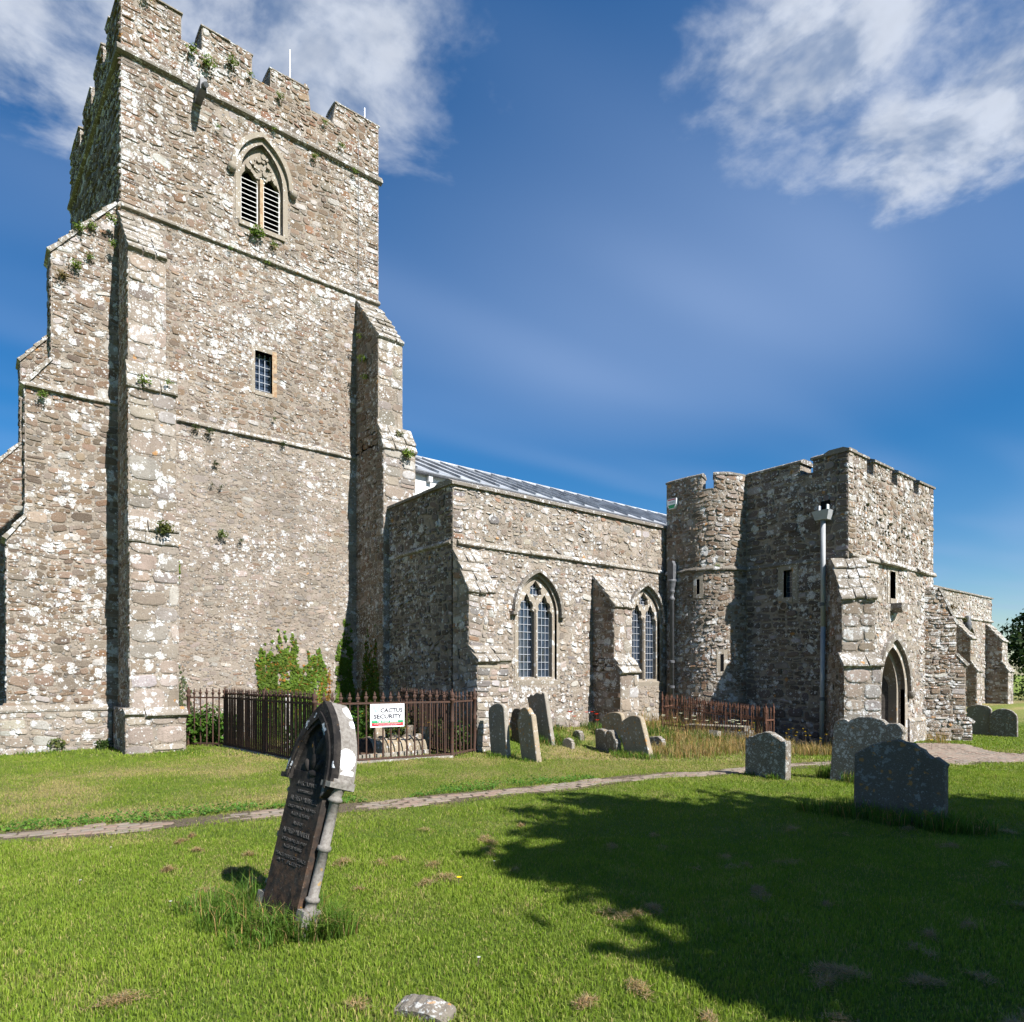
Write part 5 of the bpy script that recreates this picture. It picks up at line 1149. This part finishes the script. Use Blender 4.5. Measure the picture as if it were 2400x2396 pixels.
# --- ivy
def ivy(name, fr, u0, u1, z0, hgt, n, size, label, base=(.10, .16, .022), auto=0.0, thick=.05, freq=5.0, seed=3, low=.35):
    """a ragged sheet of leaves: its height at each place along the wall is an uneven fringe of climbing shoots"""
    m = int(n*3.2); uu = RNG.uniform(u0, u1, m); tt = RNG.random(m); e = np.clip(np.minimum(uu-u0, u1-uu)/(.22*(u1-u0)), 0, 1)
    H_ = hgt*(low+(1-low)*(.65*vnoise(uu, uu*0, freq, seed)+.35*vnoise(uu, uu*0, freq*3.1, seed+1))**1.4*1.25)*(.6+.4*e); vv = tt*hgt*1.02
    sway = .05*np.sin(vv*4+uu*3); ok_ = vv < H_*(.86+.22*RNG.random(m)); hole = vnoise(uu, vv, 5.5, seed+2) < .20+.25*(vv/hgt); ok_ &= ~(hole & (RNG.random(m) < .75))
    uu, vv = (uu+sway)[ok_][:n], vv[ok_][:n]; k = len(uu); hh_ = RNG.uniform(.015, thick, k)*(1-.65*vv/hgt)*(.4+.6*vnoise(uu, vv, 6, seed+5))
    P_ = np.array([list(fr(a, z0+b, h)) for a, b, h in zip(uu, vv, hh_)]); C_ = green(k, base)*(.75+.5*vnoise(uu, vv, 3.5, seed+7))[:, None]
    if auto: sel = RNG.random(k) < auto*(.3+1.4*vnoise(uu, vv, 3, seed+9)); C_[sel] = green(int(sel.sum()), (.26, .12, .03))
    N_ = np.tile(np.array(list(fr(0, 0, 1)-fr(0, 0, 0)))+np.array([0, 0, .3]), (k, 1)); v, f, c = leaf_quads(P_, N_, size, C_, .9, .45)
    o = np_mesh(name, v, f, c, 'leaf'); return tag(o, label, 'ivy')
ivy('ivy', fS, 5.22, 6.95, .1, 3.35, 5600, .085, 'bright green ivy climbing the sunlit tower wall behind the railing', base=(.105, .165, .022), auto=.05, freq=5.5, seed=4, low=.30)
ivy('ivy', fS, 6.78, 7.10, .2, 2.2, 420, .07, 'reddening ivy strand beside the bright green ivy', base=(.17, .15, .025), auto=.6, freq=9, seed=6)
ivy('ivy', fS, 7.20, 7.72, .1, 3.1, 1500, .08, 'narrow ivy column half in the shadow of the tower buttress', base=(.085, .14, .018), freq=6, seed=8, low=.5)
ivy('ivy', WF(7.81), -15.95, -14.95, .1, 3.3, 2200, .08, 'dark ivy on the shaded side of the tower buttress', base=(.075, .12, .018), auto=.08, freq=4, seed=11)
ivy('ivy', fS, 3.28, 3.80, .2, 1.85, 420, .055, 'thin grey-green ivy beside the end post of the railing', base=(.12, .14, .07), freq=9, seed=13)
ivy('ivy', fS, 3.45, 3.57, 3.55, .8, 90, .05, 'little hanging ivy strand under the buttress ledge', base=(.10, .15, .02), freq=12, seed=15, low=.7)
# --- ferns and tufts rooted in the masonry
def fern(p, nrm, r, n, base, label, name='wall_fern', group='plants growing from the masonry', cat='plant', leaf=.36, tight=1.0):
    p = np.array(list(p)); nrm = np.array(nrm, float); n = int(n*1.5); r = r*.78
    d = RNG.normal(0, 1, (n, 3)); d = d/np.linalg.norm(d, axis=1)[:, None]; d += nrm*.6; t = RNG.random(n)**.8
    pos = p+d*(r*t*tight)[:, None]*np.array([1, .8, .75])+np.array([0, 0, -.15*r])*t[:, None]
    v, f, c = leaf_quads(pos-p, np.tile(nrm+np.array([0, 0, .4]), (n, 1)), r*leaf, green(n, base), .6, .7)
    o = np_mesh(name, v, f, c, 'leaf'); o.location = p; return tag(o, label, cat, group)
S_ = (0, -1, 0); Wn = (-1, 0, 0); gfern = (.10, .145, .024); gdark = (.05, .052, .02)
fern((1.63, 16.40, 10.93), S_, .17, 70, gfern, 'fern on the west buttress slope, left of an upper pair')
fern((1.86, 16.40, 11.05), S_, .15, 60, gfern, 'fern on the west buttress slope, right of an upper pair')
fern((2.22, 16.25, 11.25), S_, .17, 80, gfern, 'fern tucked where the two corner buttresses meet, uppermost')
fern((2.24, 16.25, 10.75), S_, .15, 60, gfern, 'fern tucked where the two corner buttresses meet, lower')
fern((1.84, 16.40, 10.40), S_, .13, 50, gfern, 'small fern on the west buttress below the upper pair, right')
fern((1.58, 16.40, 10.12), S_, .17, 70, gfern, 'fern on the west buttress face, below its top slope')
fern((1.36, 16.40, 9.85), S_, .18, 60, (.14, .11, .05), 'withered brown tuft on the west buttress face')
fern((1.02, 16.36, 7.28), S_, .16, 70, gfern, 'fern just under the west buttress string course')
fern((2.60, 15.05, 7.55), S_, .20, 60, gfern, 'moss and fern on the middle ledge of the corner buttress')
fern((3.05, 15.02, 7.62), S_, .13, 50, gfern, 'fern at the right end of the middle ledge of the corner buttress')
fern((2.95, 14.93, 4.63), S_, .24, 110, (.07, .08, .02), 'mossy cushion on the lower ledge of the corner buttress')
fern((5.20, 16.24, 12.22), S_, .24, 140, (.095, .15, .02), 'bright fern hanging below the belfry window sill')
fern((5.62, 16.24, 12.08), S_, .16, 60, gfern, 'smaller fern right of the bright one under the belfry window')
fern((4.60, 16.22, 11.60), S_, .10, 36, gfern, 'small fern on the string course below the belfry, left')
fern((5.45, 16.22, 11.60), S_, .12, 40, gfern, 'small fern on the string course below the belfry, right')
for x, z, r, lab in [(3.78, 15.72, .20, 'fern under the first gap of the tower battlements'), (4.10, 15.62, .24, 'thick fern beneath the second merlon, left'), (4.62, 15.95, .22, 'fern on the face of the second merlon'), (5.05, 15.88, .14, 'fern at the foot of the second merlon'), (5.75, 15.75, .15, 'fern beneath the third merlon'), (6.9, 15.72, .12, 'fern beneath the last gap of the battlements'), (7.35, 15.35, .14, 'fern on the parapet near the east end'), (2.85, 16.35, .16, 'fern high on the corner merlon'), (5.62, 14.90, .11, 'fern on the cornice above the belfry'), (6.62, 14.72, .15, 'fern on the wall right of the belfry arch'), (7.72, 14.86, .13, 'fern on the cornice near the east end'), (4.32, 14.28, .10, 'fern on the wall left of the belfry arch')]:
    fern((x, 16.22, z), S_, r, int(30+220*r), gfern, lab)
for x, z, r, lab in [(3.85, 7.24, .14, 'dark fern under the lower string course, left of two'), (4.15, 7.22, .15, 'dark fern under the lower string course, right of two'), (5.85, 7.30, .13, 'dark fern on the lower string course near the middle'), (4.28, 6.5, .12, 'dark tuft on the plain tower wall, upper'), (4.20, 6.0, .08, 'dark tuft on the plain tower wall, lower left'), (4.40, 6.0, .09, 'dark tuft on the plain tower wall, lower right'), (4.42, 4.9, .18, 'leggy plant on the plain tower wall'), (4.85, 4.8, .10, 'round dark tuft on the plain tower wall'), (5.62, 7.85, .09, 'little green tuft below the barred window')]:
    fern((x, 16.23, z), S_, r, int(30+200*r), (.045, .06, .02) if 'dark' in lab else (.07, .10, .02), lab)
fern((7.76, 15.9, 10.4), Wn, .16, 60, gfern, 'fern on the shaded side of the east buttress, top')
fern((7.76, 15.7, 9.75), Wn, .19, 90, gfern, 'fern on the shaded side of the east buttress, middle')
fern((7.76, 15.6, 9.25), Wn, .15, 60, gfern, 'fern on the shaded side of the east buttress, lowest')
fern((8.42, 14.72, 7.22), S_, .22, 120, gfern, 'big fern under the ledge of the east tower buttress')
fern((8.30, 14.95, 7.74), S_, .18, 80, (.08, .085, .02), 'moss on the ledge of the east tower buttress')
fern((8.55, 11.85, 3.62), S_, .14, 60, gfern, 'fern beside the aisle corner buttress cap')
fern((12.28, 11.75, 3.95), S_, .12, 50, (.09, .085, .02), 'moss at the top of the middle aisle buttress')
for i, (x, z, r) in enumerate([(14.62, 5.22, .15), (15.22, 4.99, .16), (15.48, 5.34, .10), (15.78, 4.97, .13), (15.52, 4.78, .10), (15.68, 4.78, .09), (15.42, 4.58, .09), (15.30, 4.48, .10), (16.52, 4.98, .12), (16.70, 4.82, .12), (16.24, 4.73, .11), (16.32, 4.52, .10), (15.76, 4.50, .09), (15.66, 4.42, .08), (17.66, 4.86, .13)]):
    fern((x*1.165, PY-.05, z*1.165-.27), S_, r*.85, int(90+300*r), gdark, 'dark round moss tuft on the upper porch front', 'moss_tuft', 'moss tufts on the porch front', 'moss', .30, .62)
fern((21.6, 6.95, 3.55), S_, .2, 90, (.09, .06, .025), 'brown moss on the top of the far porch buttress, upper')
fern((21.85, 6.7, 3.2), S_, .16, 70, (.07, .07, .025), 'brown moss on the top of the far porch buttress, lower')
fern((15.42, 10.45, 4.55), (-.6, -.8, 0), .13, 50, gfern, 'fern on the turret string course')
fern((1.25, 16.36, .28), S_, .22, 80, (.11, .13, .04), 'spiky grass tuft on the foot of the west buttress')
fern((2.05, 16.2, .2), S_, .22, 130, (.03, .055, .012), 'dark weed in the corner at the foot of the tower')
# --- shrubs and weeds
def shrub(name, blobs, n, size, base, label, cat='shrub', group=None, flowers=None, stems=True, at=None):
    P_, C_ = [], []; w = np.array([b[3]**2 for b in blobs]); w = w/w.sum()
    for (x, y, z, r), ww in zip(blobs, w):
        k = int(n*ww); d = RNG.normal(0, 1, (k, 3)); d /= np.linalg.norm(d, axis=1)[:, None]; rr = r*RNG.random(k)**.45
        P_.append(np.array([x, y, z])+d*rr[:, None]); C_.append(green(k, base))
    P_ = np.concatenate(P_); C_ = np.concatenate(C_); c0 = np.array([blobs[0][0], blobs[0][1], gzs(blobs[0][0], blobs[0][1])])
    if flowers: m = RNG.random(len(P_)) < flowers[0]; C_[m] = np.array(flowers[1])
    nr = P_-np.array([np.mean([b[0] for b in blobs]), np.mean([b[1] for b in blobs]), np.mean([b[2] for b in blobs])]); nr /= np.linalg.norm(nr, axis=1)[:, None]+1e-9
    v, f, c = leaf_quads(P_-c0, nr+np.array([0, -.2, .5]), size, C_, .7, .7); 
    root = empty(name, c0); tag(root, label, cat, group); np_mesh('foliage', v, f, c, 'leaf', root)
    mb = MB()
    for (x, y, z, r) in blobs:
        base_ = Vector((x-c0[0]+random.uniform(-.05, .05), y-c0[1], 0)); top = Vector((x-c0[0], y-c0[1], z-c0[2]))
        s_ = MB(); s_.tube(base_, top, .012 if r < .8 else .07, .006 if r < .8 else .03, 6); s_.build('stem', 'bark', root)
    return root
shrub('nettle_clump', [(3.75, 15.95, .45, .40), (4.05, 15.85, .60, .42), (4.35, 15.7, .45, .38), (3.95, 16.0, .25, .4)], 1500, .10, (.06, .13, .018), 'leafy green weeds filling the corner behind the end of the railing')
shrub('bramble_clump', [(5.4, 13.3, .45, .5), (5.9, 13.6, .6, .5), (5.0, 12.7, .35, .45), (6.4, 13.4, .5, .45)], 2200, .09, (.055, .11, .02), 'sprawling green brambles inside the railing behind the body stone')
shrub('flowering_weeds', [(6.9, 12.8, .55, .42), (7.3, 12.5, .6, .40), (7.5, 12.0, .45, .35), (7.0, 12.3, .35, .4), (6.7, 13.1, .8, .3)], 1900, .06, (.07, .09, .025), 'rank weeds with yellow flowers at the east end inside the railing', flowers=(.05, (.55, .32, .02)))
shrub('corner_weeds', [(7.75, 11.35, .4, .30), (7.7, 11.7, .35, .3)], 500, .06, (.05, .085, .02), 'dark weeds at the foot of the aisle corner buttress')
# ------------------------------------------------------------------ grasses (blades as geometry)
def blades(name, X, Y, hgt, wid, col, label=None, cat='grass', lean=.35, segs=2, zoff=0.0, bend=.6):
    n = len(X); z = gz(X, Y)+zoff; a = RNG.uniform(0, 2*np.pi, n); la = RNG.uniform(0, 2*np.pi, n); ln = np.abs(RNG.normal(0, lean, n))*hgt
    dx, dy = np.cos(a)*wid/2, np.sin(a)*wid/2; lx, ly = np.cos(la)*ln, np.sin(la)*ln
    B0 = np.stack([X-dx, Y-dy, z-.005], -1); B1 = np.stack([X+dx, Y+dy, z-.005], -1)
    if segs == 1:
        T = np.stack([X+lx, Y+ly, z+hgt], -1); v = np.stack([B0, B1, T], 1).reshape(-1, 3); f = np.arange(3*n).reshape(n, 3)
        k = np.array([.62, .62, 1.12])
    else:
        m = .55; M0 = np.stack([X-dx*.8+lx*m*(1-bend), Y-dy*.8+ly*m*(1-bend), z+hgt*m], -1); M1 = np.stack([X+dx*.8+lx*m*(1-bend), Y+dy*.8+ly*m*(1-bend), z+hgt*m], -1)
        T = np.stack([X+lx, Y+ly, z+hgt*(1-.25*np.minimum(1, ln/hgt))], -1); v = np.stack([B0, B1, M0, M1, T], 1).reshape(-1, 3); i = np.arange(n)[:, None]*5
        f = np.concatenate([i+np.array([0, 1, 3]), i+np.array([0, 3, 2]), i+np.array([2, 3, 4])], 1).reshape(-1, 3); k = np.array([.70, .70, 1.0, 1.0, 1.10])
    c = (col[:, None, :]*k[None, :, None]).reshape(-1, 3); o = np_mesh(name, v, f, np.clip(c, 0, 1), 'grass'); tag(o, label, cat, kind='stuff'); return o
FW = np.array([.6263, .7796]); RT = np.array([.7796, -.6263])
def field(d0, d1, dens, margin=.86):
    area = margin*(d1*d1-d0*d0); n = int(area*dens); d = np.sqrt(RNG.uniform(d0*d0, d1*d1, n)); r = RNG.uniform(-margin, margin, n)*d
    return d*FW[0]+r*RT[0], d*FW[1]+r*RT[1], d
def lawn_mask(X, Y):
    m = (path_dist(X, Y) > .08+.24*vnoise(X, Y, 2.3, 7)) | (RNG.random(np.shape(X)) < .10); m &= ~in_poly(X, Y, PAVE)
    m &= ~((X > 7.96) & (Y > 11.94)); m &= ~((X > 2.3) & (X < 8.5) & (Y > 16.3)); m &= ~((X > .4) & (X < 2.5) & (Y > 16.4)); m &= ~((X > 16.1) & (Y > 7.3)); m &= ~((X > 15.1) & (Y > 10.0))
    m &= ~((X > 2.25) & (X < 3.4) & (Y > 14.88)); return m
def lawn(name, d0, d1, dens, h0, w0, segs, label):
    X, Y, d = field(d0, d1, dens); m = lawn_mask(X, Y); X, Y, d = X[m], Y[m], d[m]; n = len(X)
    dr = dryness(X, Y); pch = .5*vnoise(X, Y, 1.7, 8)+.5*vnoise(X, Y, 5.1, 9); isdry = RNG.random(n) < dr*.75+.05
    c = grass_color(X, Y, np.clip(RNG.normal(.45, .3, n)+.8*(pch-.5), 0, 1.2), np.where(isdry, RNG.uniform(.6, 1, n), RNG.uniform(0, .22, n)))
    h = h0*RNG.uniform(.45, 1.25, n)*(.55+.9*pch)*np.where(isdry, .8, 1.0); blades(name, X, Y, h, w0*RNG.uniform(.7, 1.3, n), c, label, segs=segs, lean=.55)
lawn('lawn_grass', 2.2, 6.6, 8500, .036, .0048, 2, 'short bright lawn grass in the foreground')
lawn('lawn_grass', 6.6, 12.5, 2700, .032, .010, 1, 'short lawn grass in the middle distance')
lawn('lawn_grass', 12.5, 24, 520, .045, .022, 1, 'short lawn grass around the church')
def tuft(spots, label, name='long_grass', base=(.10, .175, .025), dry=.12, wid=.008, lean=.5):
    Xs, Ys, Hs = [], [], []
    for (x, y, r, h, n) in spots:
        a = RNG.uniform(0, 2*np.pi, n); q = r*np.sqrt(RNG.random(n)); Xs.append(x+q*np.cos(a)); Ys.append(y+q*np.sin(a)); Hs.append(h*RNG.uniform(.4, 1.15, n))
    X, Y, Hh = map(np.concatenate, (Xs, Ys, Hs)); n = len(X); c = green(n, base, .4); m = RNG.random(n) < dry; c[m] = green(int(m.sum()), (.34, .235, .105)); return blades(name, X, Y, Hh, np.full(n, wid), c, label, lean=lean)
tuft([(1.42, 4.75, .20, .24, 420), (1.30, 4.55, .22, .20, 380), (1.62, 4.05, .16, .22, 420), (1.75, 3.98, .15, .24, 420), (1.45, 4.25, .18, .20, 420), (1.72, 4.35, .14, .22, 260), (1.35, 4.15, .2, .13, 360), (1.25, 5.0, .2, .15, 260)], 'long grass left unmown round the leaning gothic headstone', wid=.006, lean=.75)
tuft([(7.9, 3.5, .25, .24, 500), (7.85, 3.1, .22, .22, 500), (7.95, 2.65, .25, .26, 500), (8.15, 2.5, .3, .22, 400), (7.85, 3.85, .3, .2, 400), (10.5, 5.05, .2, .28, 260), (10.35, 4.6, .2, .2, 300), (9.8, 5.6, .12, .12, 200), (9.85, 6.0, .12, .10, 160)], 'long dark grass round the shaded headstones', wid=.009, lean=.6)
tuft([(8.0, 10.3, .3, .10, 300), (8.1, 9.45, .25, .08, 200), (10.2, 8.5, .25, .16, 350), (10.05, 8.9, .3, .14, 350), (9.7, 10.8, .4, .18, 500), (10.4, 9.3, .3, .16, 400), (3.2, 14.7, .5, .08, 300), (1.0, 16.2, .5, .10, 300)], 'longer grass at the foot of the sunlit headstones', wid=.010, lean=.5)
sp2 = []
for _ in range(150):
    x = random.uniform(8.9, 13.4); y = random.uniform(8.3, 11.8)
    if y < 10.9-(x-8.9)*.55: continue
    sp2.append((x, y, .22, random.uniform(.12, .26), 46))
tuft(sp2, 'rank long grass on the bank under the aisle wall', wid=.011, dry=.22, base=(.07, .13, .022))
sp3 = []
for _ in range(420):
    x = random.uniform(10.6, 16.0); y = random.uniform(5.9, 10.4)
    if y < 7.9-(x-10.6)*.40 or (x > 14.2 and y > 8.5 and y < 10.8 and x < 15) or y > 9.0+(x-10.6)*.3: continue
    if path_dist(np.array([x]), np.array([y]))[0] < .6: continue
    sp3.append((x, y, .20, random.uniform(.12, .30), 34))
tuft(sp3, 'tall dry weeds and seeding grass beside the porch', wid=.010, dry=.78, base=(.12, .13, .04), lean=.42)
tuft([(13.6+.08*k, 10.8-.24*k, .16, .50, 40) for k in range(10)]+[(13.0, 11.0, .5, .4, 160), (13.6, 11.5, .5, .45, 160), (15.6, 7.2, .3, .6, 90), (16.6, 6.6, .3, .35, 90), (20.2, 6.8, .3, .35, 120)], 'bleached tall grass stalks round the rusted railing', wid=.008, dry=.85, lean=.3)
# low broad-leaved weeds creeping along the far edge of the path
wx = RNG.uniform(-.5, 7.6, 5200); wy = np.interp(wx, pa[:, 0], pa[:, 1])+.26+np.abs(RNG.normal(0, .30, len(wx)))
mw = vnoise(wx, wy, 1.6, 31)+.35*vnoise(wx, wy, 5.0, 33) > .62; wx, wy = wx[mw], wy[mw]; v, f, c = leaf_quads(np.stack([wx, wy, gz(wx, wy)+RNG.uniform(.01, .06, len(wx))], -1), np.tile(np.array([0., -.3, 1.]), (len(wx), 1)), .032, green(len(wx), (.075, .155, .022), .4), .8, .5)
tag(np_mesh('creeping_weeds', v, f, c, 'leaf'), 'dark green creeping weeds along the far edge of the brick path', 'weeds', kind='stuff')
# raked dead thatch lying in little brown heaps on the lawn
th_x, th_y, th_z = [], [], []
for k in range(95):
    d = random.uniform(2.7, 7.6); r = random.uniform(-.72, .80)*d; x, y = d*FW[0]+r*RT[0], d*FW[1]+r*RT[1]
    if vnoise(x, y, .55, 12) < .25 or not lawn_mask(np.array([x]), np.array([y]))[0]: continue
    n = random.choice((90, 150, 240, 340)); s_ = random.uniform(.02, .065); ang = random.uniform(0, 6.28)
    u = RNG.normal(0, s_, n); w_ = RNG.normal(0, s_*.5, n); th_x.append(x+u*math.cos(ang)-w_*math.sin(ang)); th_y.append(y+u*math.sin(ang)+w_*math.cos(ang)); th_z.append(.016+.034*RNG.random(n)*np.exp(-(u*u+w_*w_)/(2*s_*s_)))
TX_, TY_, TZ_ = map(np.concatenate, (th_x, th_y, th_z)); n = len(TX_)
a = RNG.uniform(0, 2*np.pi, n); L_ = RNG.uniform(.02, .06, n); zb = gz(TX_, TY_)+TZ_; wd = RNG.uniform(.0012, .0026, n)
v = np.stack([np.stack([TX_+wd*np.sin(a), TY_-wd*np.cos(a), zb], -1), np.stack([TX_-wd*np.sin(a), TY_+wd*np.cos(a), zb], -1), np.stack([TX_+L_*np.cos(a), TY_+L_*np.sin(a), zb+RNG.normal(.004, .014, n)], -1)], 1).reshape(-1, 3)
tag(np_mesh('dead_thatch', v, np.arange(3*n).reshape(n, 3), np.repeat(green(n, (.36, .255, .135), .35), 3, 0), 'grass'), 'little brown heaps of dead raked grass scattered over the lawn', 'dead grass', kind='stuff')
# flowers
def flower(x, y, h, col, label, name, group, r=.02, n=6):
    o_ = empty(name, (x, y, gzs(x, y))); tag(o_, label, 'flower', group); mb = MB(); mb.tube((0, 0, 0), (.01, 0, h), .003, n=5); mb.build('stalk', 'leaf', o_) if False else mb.build('stalk', 'bark', o_)
    mb = MB()
    for k in range(n):
        a = 2*math.pi*k/n; c_, s_ = math.cos(a), math.sin(a); mb.add([(.01, 0, h), (.01+r*c_-.4*r*s_, r*s_+.4*r*c_, h+r*.5), (.01+1.25*r*c_, 1.25*r*s_, h+r*.35), (.01+r*c_+.4*r*s_, r*s_-.4*r*c_, h+r*.5)], [(0, 1, 2, 3)], col)
    mb.build('petals', 'leaf', o_); return o_
for k, (x, y, h) in enumerate([(11.05, 11.55, .42), (11.0, 11.35, .34), (11.55, 11.5, .40), (11.75, 11.35, .36), (11.62, 11.2, .25), (11.85, 11.6, .38)]): flower(x, y, h, (.60, .03, .01), 'red poppy at the foot of the aisle wall', 'poppy', 'poppies under the aisle wall', .045, 5)
for k in range(34):
    x = random.uniform(11.6, 15.8); y = random.uniform(6.4, 8.6)
    if y < 7.9-(x-10.6)*.36: continue
    flower(x, y, random.uniform(.3, .5), (.60, .38, .02), 'small yellow wild flower in the dry weeds by the porch', 'yellow_flower', 'yellow flowers by the porch', .022, 5)
for k in range(16):
    t = random.random(); flower(13.5+.6*t+random.uniform(-.15, .05), 11.0-2.3*t, random.uniform(.32, .5), (.62, .60, .55), 'white wild flower head beside the rusted railing', 'white_flower', 'white flowers by the rusted railing', .04, 7)
for x, y in [(1.05, 5.15), (3.45, 4.55), (.62, 6.2), (1.35, 12.2), (.95, 7.1), (2.2, 3.05)]: flower(x, y, .05, (.60, .60, .56), 'single white clover head in the mown lawn', 'clover', 'clover heads in the lawn', .009, 8)
flower(2.95, 4.35, .06, (.80, .55, .02), 'single bright yellow dandelion in the lawn left of the tree shade', 'dandelion', 'dandelions in the lawn', .018, 9)
flower(18.3, 6.3, .25, (.80, .55, .02), 'yellow flower at the corner of the brick forecourt', 'dandelion', 'dandelions in the lawn', .03, 7)

# ================================================================== TREES
def tree(name, x, y, h, crown, n, size, base, label, trunk_r=.2, cat='tree', group=None, z0=None):
    zb = gzs(x, y) if abs(x) < 30 else 0.0; root = empty(name, (x, y, zb)); tag(root, label, cat, group); mb = MB(); top = Vector((random.uniform(-.2, .2), random.uniform(-.2, .2), h*.7))
    mb.tube((0, 0, -.3), top*.5, trunk_r, trunk_r*.7, 9); mb.tube(top*.5, top, trunk_r*.7, trunk_r*.3, 9)
    for (cx, cy, cz, r) in crown: mb.tube(top*random.uniform(.35, .8), (cx, cy, cz), trunk_r*.35, trunk_r*.08, 6)
    mb.build('trunk', 'bark', root, True)
    P_, C_, N2 = [], [], []; w = np.array([c[3]**2 for c in crown]); w = w/w.sum()
    for (cx, cy, cz, r), ww in zip(crown, w):
        k = int(n*ww); nc = max(6, int(26*r)); d = RNG.normal(0, 1, (nc, 3)); d /= np.linalg.norm(d, axis=1)[:, None]; cc = d*(r*RNG.random(nc)**.33)[:, None]*np.array([1, 1, .85]); who = RNG.integers(0, nc, k)
        pos = cc[who]+RNG.normal(0, .16*r**.6, (k, 3)); P_.append(pos+np.array([cx, cy, cz])); C_.append(green(k, base, .4)*RNG.uniform(.75, 1.2, nc)[who][:, None]); N2.append(pos/(r+.01)+np.array([0, 0, .4]))
    v, f, c = leaf_quads(np.concatenate(P_), np.concatenate(N2), size, np.concatenate(C_), .7, .8); np_mesh('crown', v, f, c, 'leaf', root); return root
# the tree behind the camera whose shade falls over the near lawn
tree('yew_tree', 7.65, -4.55, 9.2, [(0, 0, 6.0, 2.9), (-1.9, .5, 5.4, 1.8), (2.3, .2, 5.5, 2.0), (.3, 2.0, 5.2, 1.7), (-1.0, -1.4, 6.6, 1.8), (1.6, -1.5, 5.0, 2.0), (-.6, .9, 7.6, 1.6), (-2.9, -.6, 4.4, 1.5), (2.9, 1.0, 4.2, 1.4), (3.6, -.6, 5.6, 1.4), (-2.3, 1.3, 5.6, 1.5), (-1.5, 1.6, 4.6, 1.5), (-2.0, 1.6, 6.3, 1.3)], 44000, .27, (.035, .07, .014), 'dark churchyard tree out of view whose shade covers the near lawn', .34)
tree('oak_tree', 62.5, 14.0, 8.5, [(0, 0, 4.6, 2.4), (-1.8, .6, 3.6, 1.7), (1.8, -.8, 4.4, 2.2), (.3, -.5, 6.2, 1.6), (-.9, 0, 5.6, 1.3), (2.5, -2.5, 4.0, 2.2), (-2.4, 0, 2.4, 1.3)], 7000, .30, (.022, .042, .012), 'dark leafy tree beyond the churchyard at the right edge', .3, group='trees beyond the churchyard')
tree('hawthorn_tree', 52, 8.0, 5.0, [(0, 0, 2.6, 1.6), (-1.2, .3, 2.0, 1.2), (1.0, -.9, 2.4, 1.5), (0, -.3, 3.8, 1.1), (-1.8, .9, 1.3, .9)], 4200, .20, (.05, .075, .018), 'lighter green hawthorn bush in front of the dark tree', .14, group='trees beyond the churchyard')
hedge_blobs = [(48+2.2*k, 11.2-1.5*k, .9+.25*(k % 3), 1.3) for k in range(10)]
shrub('hedge', hedge_blobs, 6000, .17, (.045, .07, .018), 'boundary hedge running behind the far headstones', 'hedge')
